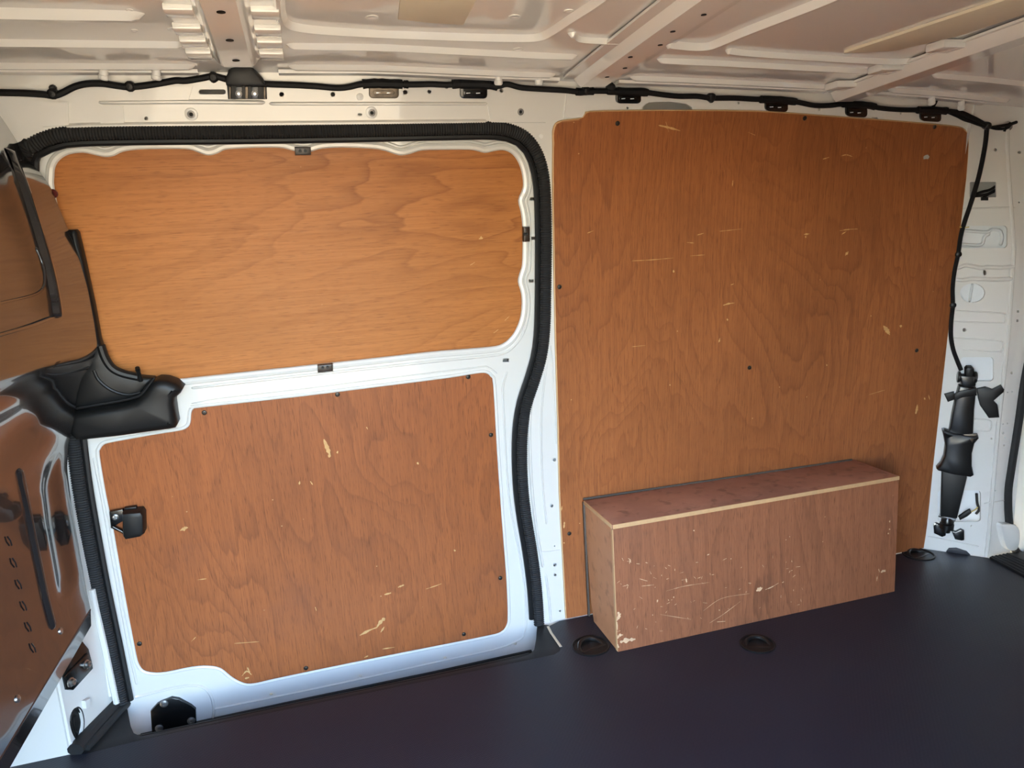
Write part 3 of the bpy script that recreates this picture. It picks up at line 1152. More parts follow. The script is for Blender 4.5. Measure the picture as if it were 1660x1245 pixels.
# stop clips on the upper opening
for poly in ([(477.5, 238), (503.5, 238), (504, 250.5), (478, 251)], [(846.5, 367.5), (857, 367), (857, 391), (847, 391.5)], [(514.5, 590.5), (539, 588), (539.5, 600), (515, 602.5)]):
    m = MB()
    c = px_prism(m, poly, y_door, .013, .003, .004)
    k = m.build('panel_clip', 'bronze_clip', door, label='small dark brown clip at the panel edge')
    m = MB()
    a = [hit(x, y, y_door, .016) for x, y in poly]
    cc = sum(a, Vector((0, 0, 0))) / 4
    inner = [p.lerp(cc, .35) for p in a]
    n = normal(y_door, cc.x, cc.z)
    for i in range(2):
        q = inner[0].lerp(inner[1], .25 + .5 * i).lerp(inner[3].lerp(inner[2], .25 + .5 * i), .5)
        m.lathe(q, n, [(.004, -.001), (.004, .002), (.0025, .002), (.0, .0015)], 10)
    m.build('clip_rivet', 'black_plastic', k)

# black plastic cover of the middle door rail
mb = MB()
low = [(118, 690), (122, 672), (122, 660), (200, 648), (226, 641), (240, 627), (250, 612), (262, 607), (276, 608), (290, 613), (301, 622), (297, 629), (288, 637), (287, 645), (290, 668), (292, 679), (289, 684), (280, 686), (200, 697), (140, 703.5), (132, 703)]
ring = [hit(x, y, y_door, .004) for x, y in low]
cc = sum(ring, Vector((0, 0, 0))) / len(ring)
nd = normal(y_door, cc.x, cc.z)
mb.prism(ring, nd, .058, .016)
cov = mb.build('rail_cover', 'black_plastic', door, label='moulded black plastic cover of the door rail', angle=50)
mb = MB()
upc = [(120, 660), (124, 640), (128, 600), (140, 585), (150, 555), (145, 500), (128, 420), (112, 372), (126, 371.5), (130, 376), (140, 420), (156, 494), (165, 545), (173, 572), (184, 590), (200, 601), (222, 606), (242, 608), (253, 609), (243, 624), (228, 640), (205, 647), (160, 655)]
ring = [hit(x, y, y_door, .004) for x, y in upc]
mb.prism(ring, nd, .026, .009)
mb.build('cover_arm', 'black_plastic', cov, angle=50)
mb = MB()
P = px_path([(163, 560), (170, 580), (182, 597), (200, 606), (226, 612)], y_door, .024, 4)
mb.tube(P, [.010] * len(P), 10)
P = px_path([(124, 662), (160, 656), (204, 648), (226, 641), (238, 628), (250, 612)], y_door, .050, 4)
mb.tube(P, .0035, 8)
P = px_path([(152, 600), (160, 616), (180, 632), (205, 640), (228, 637)], y_door, .030, 4)
mb.tube(P, .004, 8)
mb.build('cover_moulding', 'black_plastic', cov)
mb = MB()
a, b = hit(228, 617, y_door, .030), hit(222.5, 596, y_door, .050)
mb.tube([a, a.lerp(b, .25), a.lerp(b, .3), a.lerp(b, .75), a.lerp(b, .8), b], [.0055, .0055, .0045, .0045, .0055, .005], 10)
mb.build('lock_pin', 'black_plastic', cov, label='upright black lock pin')

# latch
mb = MB()
px_prism(mb, [(203, 823), (233, 820.5), (237, 826), (238, 856), (232, 861), (208, 865.5), (204, 860)], y_door, .040, .009, .004)
lat = mb.build('latch_handle', 'black_plastic', door, label='black latch handle at the panel edge')
mb = MB()
px_prism(mb, [(179, 827), (200, 823), (208, 838), (184, 852), (181, 850)], y_door, .012, .002, .004)
px_prism(mb, [(181, 848), (204, 860), (210, 865), (200, 862), (181, 853)], y_door, .012, .002, .004)
mb.build('latch_bracket', 'black_gloss', lat)
mb = MB()
px_prism(mb, [(203, 821), (222, 818.5), (223, 822), (204, 825)], y_door, .012, .002, .004)
mb.build('latch_tongue', 'black_plastic', lat)
m = MB()
p = hit(187, 838, y_door, .014)
m.lathe(p, nd, [(.008, 0), (.008, .003), (.005, .005), (.003, .003), (0, .003)], 14)
m.build('bolt', 'steel', lat)
# roller plate at the lower front corner
mb = MB()
px_prism(mb, [(245, 1150), (256, 1138), (279, 1128), (291, 1130), (311, 1141), (318, 1147), (319, 1172), (300, 1184), (270, 1192), (248, 1194)], y_door, .010, .002)
rp = mb.build('roller_plate', 'black_gloss', door, label='black roller plate with three bolts')
for x, y in ((266, 1140.5), (310, 1168), (258, 1180)):
    m = MB()
    p = hit(x, y, y_door, .010)
    m.lathe(p, nd, [(.010, 0), (.010, .002), (.007, .004), (.004, .0045), (.003, .003), (0, .003)], 14)
    m.build('bolt', 'dull_steel', rp)
mb = MB()
px_prism(mb, [(228, 1189), (300, 1173), (360, 1160), (500, 1130), (700, 1088.5), (861, 1053), (866, 1080), (700, 1118), (360, 1192), (230, 1206)], y_door, .010, .002, .002)
mb.build('bottom_seal', 'black_plastic', door, label='black strip along the foot of the door')
mb = MB()
p = hit(86, 314, y_door, .004)
mb.lathe(p, nd, [(.010, 0), (.010, .006), (.006, .009), (0, .009)], 12)
mb.build('reflector', 'amber_red', door)

# ---- rubber seal round the sliding door
P = resample(seal, .0030)
rad = [.0150 + (.0014 if i % 2 else -.0012) for i in range(len(P))]
mb = MB()
mb.tube([p + Vector((0, -.006, 0)) for p in P], rad, 10, ref=(0, 1, 0), flat=.7)
so = mb.build('door_seal', 'rubber', None, 'base', angle=25)
tag(so, 'ribbed black rubber seal running round the sliding door opening', 'seal')
mb = MB()
cx = sum(p.x for p in seal) / len(seal)
Q = []
for i, p in enumerate(seal):
    a, b = seal[max(0, i - 1)], seal[min(len(seal) - 1, i + 1)]
    tt = (b - a).normalized()
    sd = tt.cross(Vector((0, -1, 0))).normalized()
    Q.append(p - sd * .0185 + Vector((0, .006, 0)))
mid = Vector((-.66, .15, .7))
if (Q[40] - mid).length > (seal[40] - mid).length:
    Q = [p + (p - q) for p, q in zip([s + Vector((0, .006, 0)) for s in seal], Q)]
mb.tube(resample(Q, .03), .0075, 8)
mb.build('seal_lip', 'rubber_lip', so, label='smooth inner lip')

# ---- step trim along the sill
st = thing('step_trim', (-.66, .09, -.02), 'dark grey plastic step trim along the sliding door sill', 'sill trim')
mb = MB()
zt = -.0035
outp = [on_floor(*q, zt) for q in ((118, 1226), (128, 1215), (202, 1136), (207, 1152), (212, 1178), (217, 1189), (228, 1194), (260, 1190), (450, 1148), (700, 1097), (840, 1067), (858, 1062), (866, 1054), (869, 1035), (871, 1012), (890, 1014), (896, 1026), (912, 1050), (909, 1060), (870, 1069), (700, 1104), (450, 1155), (300, 1186), (215, 1206))]
mb.prism(outp, (0, 0, 1), .0015, .001, -.03)
mb.build('sill_plate', 'trim_plastic', st)
mb = MB()
P = [on_floor(*q, 0.012) for q in ((122, 1216), (150, 1182), (180, 1150), (198, 1131))]
mb.tube(P, .019, 10, flat=.8, ref=(0, 0, 1))
P = [on_floor(*q, 0.004) for q in ((140, 1213), (165, 1186), (190, 1158), (206, 1140))]
mb.tube(P, .010, 8)
mb.build('end_ridge', 'trim_plastic', st, label='raised end of the step trim at the pillar')
mb = MB()
for (pts, zz, r) in ((((226, 1196), (450, 1149), (700, 1098), (858, 1062)), -.010, .006),):
    mb.tube([on_floor(*q, zz) for q in pts], r, 8)
mb.build('well_edge', 'black_plastic', st)
mb = MB()
mb.box((-.72, .165, -.105), 1.20, .20, .02, None, .004)
mb.box((-.72, .085, -.055), 1.20, .012, .10, None, .003)
mb.build('step_well', 'black_plastic', st, label='black bottom of the step well')
mb = MB()
for y_, z_ in ((.12, -.05), (.145, -.07)):
    mb.box((-.70, y_, z_), 1.10, .012, .006, None, .002)
mb.build('step_ledge', 'black_plastic', st)

# ================================================================== PLYWOOD
SCREW = MB()
SCREW.lathe((0, 0, 0), (0, -1, 0), [(.0062, -.003), (.0062, .0008), (.0050, .0022), (.0030, .0028), (.0016, .0028), (.0012, .0016), (0, .0016)], 12)
screw_me = None


def screws(parent, pts, f, off):
    global screw_me
    for x, y in pts:
        p = hit(x, y, f, off)
        n = normal(f, p.x, p.z)
        if screw_me is None:
            o = SCREW.build('screw', 'screw_dark', parent)
            screw_me = o.data
            for v in o.data.vertices:
                v.co += ORG[parent.name] * S
        else:
            o = bpy.data.objects.new('screw', screw_me)
            COL.objects.link(o)
            o.parent = parent
        o.location = (p - ORG[parent.name]) * S
        o.rotation_euler = Vector((0, -1, 0)).rotation_difference(n).to_euler()


def scuffs(parent, f, off, items, mat='raw_wood', name='scuff'):
    """bare wood showing where the surface is scratched: flakes a fraction of a millimetre proud"""
    m = MB()
    for it in items:
        pts, w = it[0], it[1]
        if len(pts) == 1:
            x, y = pts[0]
            k = random.randint(6, 9)
            ring = []
            for i in range(k):
                a = math.tau * i / k
                r = w * random.uniform(.45, 1.1)
                ring.append(f(x + math.cos(a) * r, y + math.sin(a) * r * 1.1, off))
        else:
            ring, back = [], []
            P = crom([(*q, 0) for q in pts], 5)
            for i, q in enumerate(P):
                t = P[min(i + 1, len(P) - 1)] - P[max(i - 1, 0)]
                nx, ny = -t.y / max(1e-6, t.length), t.x / max(1e-6, t.length)
                e = math.sin(math.pi * (i + .3) / (len(P) - .4)) ** .6
                ww = w * e * random.uniform(.25, 1.)
                ring.append(f(q.x + nx * ww, q.y + ny * ww, off))
                back.append(f(q.x - nx * ww, q.y - ny * ww, off))
            ring = ring + back[::-1]
        c = sum(ring, Vector((0, 0, 0))) / len(ring)
        n = (ring[0] - c).cross(ring[len(ring) // 3] - c).normalized()
        if n.dot(CAM - c) < 0:
            n = -n
        k = len(m.v)
        m.v += [p + n * .0004 for p in ring] + [c + n * .0005]
        if len(pts) == 1:
            m.f += [(k + i, k + (i + 1) % len(ring), k + len(ring)) for i in range(len(ring))]
        else:
            h = len(ring) // 2
            m.f += [(k + i, k + i + 1, k + len(ring) - 2 - i, k + len(ring) - 1 - i) for i in range(h - 1)]
    return m.build(name, mat, parent, kind='stuff', label='bare pale wood in scratches and chips')


def surf_f(fun):
    return lambda x, y, off: hit(x, y, fun, off)


def grow(pts, d):
    c = sum((Vector(p) for p in pts), Vector((0, 0))) / len(pts)
    out = []
    m = len(pts)
    ar = sum(pts[i][0] * pts[(i + 1) % m][1] - pts[(i + 1) % m][0] * pts[i][1] for i in range(m))
    s = 1 if ar > 0 else -1
    for i in range(m):
        t = Vector(pts[(i + 1) % m]) - Vector(pts[i - 1])
        t.normalize()
        out.append((pts[i][0] + s * t.y * d, pts[i][1] - s * t.x * d))
    return out


# upper door panel
pu = thing('plywood_panel', (-.68, .2, .82), 'orange-brown plywood panel filling the upper half of the sliding door', 'plywood panel')
mb = MB()
plate(mb, lambda u, v: (u, y_door(u, v) + .0075, v), grow(up_o[::2], .012), [], (0, .005, 0), .07)
mb.build('board', 'ply_orange', pu)
sf = surf_f(lambda x, z: y_door(x, z) + .0075)
scuffs(pu, sf, 0., [([(780, 386)], 3), ([(776, 388), (781, 384)], 1.5), ([(762, 430), (770, 425)], .8), ([(800, 540), (808, 534)], .8), ([(818, 520), (826, 512)], .8)])
# lower door panel
pl = thing('plywood_panel', (-.72, .24, .02), 'reddish plywood panel with a latch notch in the lower half of the sliding door', 'plywood panel')
notch = [(150, 826), (203, 819), (224, 817), (224, 821), (238, 824), (239, 863), (204, 867), (150, 875)]
mb = MB()
plate(mb, lambda u, v: (u, y_door(u, v) + .002, v), grow(lo_o[::2], .003), [], (0, .005, 0), .06)
mb.build('board', 'ply_red', pl)
fl_ = lambda x, z: y_door(x, z) + .002
sf = surf_f(fl_)
screws(pl, ((331, 669), (547, 639.5), (759, 611), (796, 705), (811, 937), (752, 1028), (496, 1083), (226, 1043.5)), fl_, 0.)
scuffs(pl, sf, 0., [([(525, 712), (530, 725), (536, 740)], 4.5), ([(534, 739)], 3.5), ([(547, 733)], 2), ([(486, 780), (485, 786)], 2), ([(503, 780), (507, 786)], 1.5), ([(292, 860), (300, 856), (305, 855)], 3), ([(298, 858)], 3),
                     ([(583, 1030), (598, 1022), (611, 1017)], 2.5), ([(610, 1018), (617, 1008), (624, 1002)], 4.5), ([(617, 1025), (623, 1016)], 1.5), ([(623, 964), (634, 961)], 2.5), ([(645, 952), (655, 948)], 2.5), ([(511, 984), (513, 990)], 1.2),
                     ([(401, 1082), (405, 1090)], 2), ([(392, 1096), (400, 1088), (408, 1094)], 1.6), ([(397, 1100), (404, 1098)], 2), ([(677, 751)], 2.2), ([(737, 892)], 2.0), ([(590, 1066), (597, 1063)], 1.4), ([(620, 1052), (640, 1049)], 1), ([(320, 940), (335, 938)], .9), ([(690, 955), (705, 950), (716, 946)], .8), ([(380, 1043), (420, 1040)], .7), ([(310, 1040), (318, 1032)], .7), ([(594, 692), (596, 696)], 1)])
# wall panel
WP = [(898, 232), (898, 212), (902, 201), (912, 196.5), (938, 193.5), (946, 190.5), (950, 184), (957, 181.5), (1020, 180), (1120, 179.5), (1230, 181), (1320, 187), (1400, 193), (1480, 199), (1540, 204.5), (1560, 208), (1568, 216), (1570, 234), (1566, 290), (1553, 400), (1541, 500), (1530, 600), (1521, 680), (1512, 760), (1503, 850), (1497, 890)]
wp = poly_px(WP, y_panel)
wp[-1] = (wp[-1][0], .003)
wl = poly_px([(913, 900), (908, 800), (906, 700), (903, 600), (901, 520), (899, 400), (897.5, 300)], y_panel)
wp += [(.6, .003), (-.068, .003)] + wl
pw = thing('plywood_panel', (.56, .2, .003), 'large red-brown plywood lining sheet on the side wall behind the box', 'plywood panel')
mb = MB()
plate(mb, lambda u, v: (u, y_panel(u, v), v), wp, [], (0, .0068, 0), .06)
mb.build('board', 'ply_wall', pw)
mb = MB()                       # pale sawn edge
E_ = [Vector((a, y_panel(a, b) + .0032, b)) for a, b in wp]
mb.tube(crom(E_[-8:] + E_[:26], 2), .0034, 6)
mb.build('sawn_edge', 'ply_edge', pw, label='pale sawn edge of the sheet')
screws(pw, ((1001, 200), (1304.5, 191.5), (1515, 206), (907, 465), (1215, 596), (1486, 568), (923, 865)), y_panel, 0.)
sf = surf_f(y_panel)
scuffs(pw, sf, 0., [([(1067, 203), (1085, 207), (1103, 212)], 2.2), ([(1079, 196), (1084, 214)], .6), ([(1432, 528), (1438, 536), (1442, 543)], 4.5), ([(1437, 534)], 5), ([(1460, 529)], 2.5), ([(1487, 656), (1486, 664), (1484, 671)], 2.6), ([(1172, 495), (1182, 492), (1191, 491)], 1.6), ([(1184, 462), (1190, 460)], .7),
                     ([(1370, 414), (1375, 408)], 2.2), ([(1303, 380), (1312, 379)], 1.6), ([(1306, 384)], 2), ([(1361, 374), (1375, 372), (1391, 371)], .9), ([(1364, 380), (1372, 375)], 1), ([(1334, 258), (1344, 255)], 1.3), ([(1363, 253), (1372, 251), (1382, 254)], 1), ([(1166, 375), (1185, 373), (1203, 371)], .8), ([(1130, 381), (1141, 378)], 1.0), ([(1113, 393), (1125, 394)], .9), ([(1092, 440)], 2.), ([(1118, 415), (1143, 413)], .6), ([(1024, 423), (1060, 421), (1092, 418)], .7),
                     ([(952, 378), (962, 374)], .8), ([(1166, 552)], 1.8), ([(1167, 548), (1165, 555)], 1.4), ([(1024, 562), (1046, 560)], .8), ([(1212, 214), (1226, 220)], .6), ([(1179, 518)], 1.8), ([(1499, 646)], 1.8), ([(1505, 640), (1507, 648)], .8), ([(1412, 512)], 1.2), ([(1340, 592)], 1.4), ([(926, 648)], 1.3), ([(1086, 624)], 1.4), ([(1188, 292), (1187, 302)], 1), ([(915, 846), (914, 856)], 2.5), ([(911, 820), (910, 828)], 1.5), ([(914, 880)], 1.5), ([(955, 846)], 1.5), ([(1408, 640), (1435, 632)], .5)])
p = [hit(1501, 254, y_panel)]
scuffs(pw, sf, 0., [([(1501, 254)], 5.5)], 'cavity', 'putty_spot')

# ---- wheel arch box
BL, BD, BH, TH = .8931, .2043, .360, .0115
bx = thing('wheel_arch_box', (BL / 2, BD / 2, 0), 'scuffed plywood box over the wheel arch with pale sawn edges', 'box')
mb = MB()
mb.box((BL / 2, TH / 2, (BH - TH) / 2), BL, TH, BH - TH, None, .0012)
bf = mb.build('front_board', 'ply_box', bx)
mb = MB()
ring = [Vector((0, TH, .002)), Vector((0, TH, BH - TH)), Vector((0, y_panel(-.0, BH) - .004, BH - TH)), Vector((0, .190, .1)), Vector((0, .186, .05)), Vector((0, .170, .002))]
mb.prism(ring, (-1, 0, 0), .0, .0, -TH)
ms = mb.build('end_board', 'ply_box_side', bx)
mb = MB()
ring = [Vector((BL, TH, .002)), Vector((BL, TH, BH - TH)), Vector((BL, .195, BH - TH)), Vector((BL, .180, .002))]
mb.prism(ring, (1, 0, 0), .0, .0, -TH)
mb.build('end_board', 'ply_box_side', bx)
mb = MB()
mb.box((BL / 2 - .001, (BD - .004) / 2, BH - TH / 2), BL + .002, BD - .004, TH, None, .0012)
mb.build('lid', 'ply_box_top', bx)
mb = MB()                       # layered pale edges of lid and front board
for k in range(3):
    z = BH - TH * (.2 + .3 * k)
    mb.box((BL / 2, -.0006, z), BL + .001, .0030, TH * .24, None, .0004)
    mb.box((-.0026, BD / 2 + .001, z), .0026, BD - .008, TH * .24, None, .0004)
mb.box((BL / 2, .0004, BH - TH / 2), BL, .0032, TH * .98, None, .0005)
mb.box((-.0008, BD / 2, BH - TH / 2), .0032, BD - .006, TH * .98, None, .0005)
mb.box((-.0006, TH * .5, (BH - TH) / 2), .002, TH * .92, BH - TH - .004, None, .0004)
mb.build('sawn_edge', 'ply_edge', bx, label='pale layered plywood edges')
mb = MB()                       # dark strip painted in for the shaded gap, then the grey seam along the wall
mb.box((-.0025, .204, BH / 2), .005, .010, BH - .01, None, .001)
mb.tube([Vector((x, y_panel(x, BH) - .004, BH + .001)) for x in (0, .2, .4, .6, .79, BL - .01)], .0035, 8)
mb.build('sealant_gap_shade', 'sealant_gap_shade', bx, label='grey seam along the wall and dark strip painted for the shaded gap')
fpl = surf_f(lambda x, z: 0.)
it = [([(1005, 1041), (1015, 1038), (1030, 1036)], 4.5), ([(1001, 1035), (1004, 1030), (1010, 1029)], 3), ([(1001, 1044), (1003, 1050)], 2.2), ([(1001, 992), (1004, 997), (1000, 1006)], 4), ([(1000, 1008), (1001, 1022)], 1.5), ([(1226, 958), (1231, 955), (1236, 953)], 4.2), ([(1231, 955)], 4), ([(1240, 956), (1250, 952), (1262, 945)], .9), ([(1112, 937), (1113, 944)], 1.8),
      ([(1428, 928), (1433, 924)], 2.5), ([(1422, 934), (1421, 942)], 1), ([(1424, 922), (1426, 928)], 1), ([(1434, 925)], 2), ([(1018, 905), (1022, 908), (1020, 914)], .9), ([(1013, 950), (1018, 948), (1016, 955)], .8), ([(1066, 972), (1065, 977)], 1.6), ([(1092, 968)], 1.4), ([(1058, 997)], 1.3), ([(1166, 989)], 1.2), ([(1146, 900), (1150, 898)], .9), ([(1036, 938), (1050, 942)], .7), ([(1040, 950), (1060, 948)], .6),
      ([(1080, 958), (1110, 950), (1150, 944)], .5), ([(1150, 1010), (1172, 996), (1200, 975)], .5), ([(1140, 990), (1170, 970), (1215, 962)], .5), ([(1162, 1008), (1176, 1007)], .9), ([(1070, 996), (1120, 1004)], .4), ([(1442, 845)], 1.6), ([(1442, 858)], 1.4), ([(1440, 865)], 1.5), ([(1280, 870)], 1.1), ([(1274, 875)], 1.1), ([(1125, 860)], 1.3), ([(1185, 906)], 1.)]
for _ in range(90):
    x, y = random.uniform(1004, 1300), random.uniform(905, 1035)
    if y < 1050 - (x - 1000) * .21 - 6:
        a, l = random.uniform(0, 6.28), random.uniform(2, 9)
        it.append(([(x, y), (x + l * math.cos(a), y + l * math.sin(a) * .6)], random.uniform(.3, .7)))
scuffs(bx, fpl, 0.0002, it, 'pale_scrape')

# ================================================================== LASHING RINGS
names = ('black lashing ring in the floor left of the plywood box corner', 'black lashing ring in the floor in front of the plywood box', 'black lashing ring in the floor between the box and rear pillar')
for (c, r, ang), lab in zip(TIES, names):
    tr = thing('lashing_ring', c, lab, 'lashing ring', 'floor lashing rings')
    m = MB()
    m.lathe(c, (0, 0, 1), [(r * 1.04, -.001), (r * 1.05, .002), (r * 1.0, .0035), (r * .93, .002), (r * .86, -.012), (r * .6, -.024), (.0, -.026)], 28)
    m.build('cup', 'black_plastic', tr)
    R3 = Matrix.Rotation(math.radians(ang), 3, 'Z')
    m = MB()
    arcp = [c + R3 @ Vector((math.cos(a) * r * .66, math.sin(a) * r * .60, -.004 + .010 * math.sin(a))) for a in [math.radians(-25 + 230 * i / 18) for i in range(19)]]
    m.tube(arcp, r * .11, 8)
    m.build('loop', 'dark_steel', tr)
    m = MB()
    m.tube([c + R3 @ Vector((-r * .72, -r * .28, -.006)), c + R3 @ Vector((r * .72, -r * .28, -.006))], r * .14, 10)
    m.build('hinge_bar', 'dark_steel', tr)
    m = MB()
    m.box(c + Vector((0, -r * .05, -.015)), r * .5, r * .42, .014, R3, .003)
    m.lathe(c + Vector((0, -r * .05, -.008)), (0, 0, 1), [(r * .16, 0), (r * .16, .004), (r * .08, .005), (0, .004)], 12)
    m.build('anchor_bolt', 'black_gloss', tr)

# ================================================================== CABLES ALONG THE ROOF RAIL
CAB = [(-12, 149.6), (0, 150), (40, 151), (70, 153), (86, 155), (100, 151), (120, 141), (140, 136), (165, 135.5), (190, 139), (211, 141), (240, 138), (265, 134), (285, 130.5), (300, 131), (325, 127), (346, 123.5), (362, 127), (385, 133), (420, 135.5), (450, 137), (480, 138), (515, 140), (545, 142.5), (565, 141), (585, 136.5), (610, 135), (640, 136), (665, 137), (700, 136.5), (725, 137.5), (745, 136), (790, 137), (806, 140), (822, 136.5), (845, 142), (880, 144.5), (915, 146.5), (940, 149), (965, 147.5), (1000, 148), (1040, 149), (1070, 153), (1100, 156), (1130, 156), (1153, 159), (1190, 159), (1225, 161), (1260, 161.5), (1290, 165), (1320, 171), (1345, 171), (1370, 168.5), (1410, 171), (1425, 175), (1460, 178), (1500, 178.5), (1535, 180), (1558, 184), (1580, 193), (1597, 203)]
CO = .012


def y_cab(x, z):
    return y_body(x, z)


w = thing('wiring_harness', hit(700, 160, y_body), 'black taped wiring harness sagging along the roof rail', 'cable')
m = MB()
P = px_path(CAB, y_body, CO, 4)
m.tube(P, .0068, 8)
m.build('main_cable', 'black_tape', w)
m = MB()
for pts, r in (([(1533, 180), (1556, 190), (1576, 198), (1600, 206), (1618, 205), (1636, 202), (1648, 198)], .0045), ([(1540, 179), (1562, 183), (1584, 195), (1602, 205)], .0048), ([(1596, 204), (1615, 209), (1632, 208), (1640, 201)], .0035), ([(1545, 184), (1565, 195), (1590, 200)], .004), ([(1508, 178), (1516, 168), (1521, 154), (1519, 148)], .004), ([(1628, 213), (1632, 205), (1638, 199)], .0035)):
    m.tube(px_path(pts, y_body, CO, 4), r, 8)
m.build('branch_cable', 'black_tape', w, label='loose branches of the harness at the rear corner')
for a, b, r in ((588, 652, .0105), (655, 662, .009), (733, 746, .010), (746, 792, .0105), (792, 806, .010), (934, 962, .009), (985, 1002, .009), (1002, 1050, .0100), (1233, 1290, .0095), (1366, 1418, .0095), (1488, 1534, .0105)):
    n = max(3, int((b - a) / 6))
    q = []
    for i in range(n + 1):
        x = a + (b - a) * i / n
        k = next(j for j in range(len(CAB) - 1) if CAB[j + 1][0] >= x)
        t = (x - CAB[k][0]) / (CAB[k + 1][0] - CAB[k][0])
        q.append((x, CAB[k][1] + t * (CAB[k + 1][1] - CAB[k][1])))
    m = MB()
    m.tube([hit(x, y, y_body, CO) for x, y in q], [r * random.uniform(.9, 1.05) for _ in q], 8)
    m.build('tape_wrap', 'black_tape', w)
for x, y, dy in ((86, 152, -9), (211, 140, 2), (346, 125, 4), (949, 147, -3), (990, 142, -4), (1153, 158, 4), (1600, 204, 0)):
    m = MB()
    p = hit(x, y, y_body, .010)
    n = normal(y_body, p.x, p.z)
    m.lathe(p, n, [(.010, -.012), (.011, 0), (.0105, .006), (.006, .010), (0, .011)], 12)
    if dy:
        p = hit(x, y + dy, y_body, .004)
        m.lathe(p, n, [(.007, -.004), (.007, .004), (.004, .006), (0, .006)], 10)
    m.build('cable_clip', 'black_plastic', w)

# slotted anchor plates hanging from the rail
ANC = [(622, 147, 24, 12, 'worn_steel', 'worn bare-metal slotted anchor plate on the door header'), (767, 147.5, 22, 12, 'black_gloss', 'black slotted anchor plate at the right end of the door header'), (1017.5, 157, 20, 10.5, 'black_gloss', 'black slotted anchor plate above the left end of the wall lining'), (1257, 171, 18, 9.5, 'black_gloss', 'black slotted anchor plate above the middle of the wall lining'), (1386.5, 180, 17, 9, 'black_gloss', 'black slotted anchor plate above the right part of the wall lining'), (1506.5, 187.5, 16.5, 9, 'black_gloss', 'black slotted anchor plate nearest the rear pillar')]
for x, y, wd, hg, mt, lab in ANC:
    ap = thing('anchor_plate', hit(x, y + hg, y_body), lab, 'bracket', 'slotted anchor plates along the roof rail')
    sk = .06 if x > 1100 else .01
    m = MB()
    ring = [(q[0], q[1] + (q[0] - x) * sk) for q in rrect(x - wd, y - hg * 1.05, x + wd, y + hg, 6, 3)]
    c = px_prism(m, ring, y_body, .008, .002)
    n = normal(y_body, c.x, c.z)
    m.build('plate', mt, ap)
    m = MB()
    ring = [(q[0], q[1] + (q[0] - x) * sk) for q in rrect(x - wd * .72, y - hg * .05, x + wd * .72, y + hg * .55, 2.5, 2)]
    px_prism(m, ring, y_body, .003, .001, .0075)
    m.build('raised_band', mt, ap)
    for s in (-.36, .36):
        m = MB()
        xx = x + wd * s
        px_prism(m, [(xx - wd * .15, y + hg * .24 + wd * s * sk), (xx + wd * .15, y + hg * .20 + wd * s * sk), (xx + wd * .15, y + hg * .33 + wd * s * sk), (xx - wd * .15, y + hg * .37 + wd * s * sk)], y_body, .001, .0003, .0102)
        m.build('slot_insert', 'cavity_pale' if mt == 'black_gloss' else 'steel', ap)

# cable dropping down the rear pillar
DROP = [(1600, 206), (1597, 235), (1590, 272), (1583, 300), (1573, 332), (1563, 362), (1557, 385), (1553, 412), (1547, 440), (1544, 468), (1544.5, 495), (1542, 520), (1541.5, 545), (1545, 566), (1551, 583), (1558, 600)]
dc = thing('pillar_cable', hit(1550, 600, y_body), 'black cable hanging down the white rear pillar to the jack', 'cable')
m = MB()
m.tube(px_path(DROP, y_body, .009, 4), .0062, 8)
m.build('cable', 'black_tape', dc)
for x, y in ((1553, 412), (1544.5, 494.5)):
    m = MB()
    p = hit(x, y, y_body, .006)
    m.lathe(p, normal(y_body, p.x, p.z), [(.009, -.006), (.0095, .004), (.008, .010), (.004, .012), (0, .012)], 12)
    m.build('cable_clip', 'black_plastic', dc)
m = MB()
m.tube(px_path([(1556, 368), (1563, 369), (1571, 368)], y_body, .012, 3), .0016, 6)
m.build('cable_tie', 'wire_yellow', dc)
m = MB()
for pts in ([(1578, 316), (1592, 311), (1604, 308), (1614, 302)], [(1580, 318), (1600, 315), (1614, 308)], [(1592, 323), (1600, 316), (1612, 310)]):
    m.tube(px_path(pts, y_body, -.012, 4), .004, 7)
px_prism(m, [(1590, 320), (1601, 320), (1601, 325), (1590, 325)], y_body, .005, .001)
m.build('pocket_cable', 'black_tape', dc)
m = MB()
m.tube(px_path([(1650 - 68, 833), (1587, 826), (1584, 815), (1583, 800)], y_body, -.012, 4), .004, 7)
px_prism(m, [(1553, 836), (1563, 829), (1572, 824), (1575, 830), (1568, 836), (1556, 842)], y_body, .010, .003, -.014)
m.build('plug', 'black_plastic', dc)
m = MB()
m.tube(px_path([(1574, 830), (1581, 826), (1585, 822)], y_body, -.008, 4), .002, 6)
m.build('yellow_wire', 'wire_yellow', dc)

# ================================================================== JACK ON THE REAR PILLAR
jk = thing('scissor_jack', hit(1538, 872, y_body), 'folded black scissor jack strapped upright to the rear pillar', 'jack')


def jp(name, poly, t, bev, off, mat='dark_steel', smooth=0, par=None):
    m = MB()
    px_prism(m, poly, y_body, t, bev, off, smooth)
    return m.build(name, mat, par or jk)


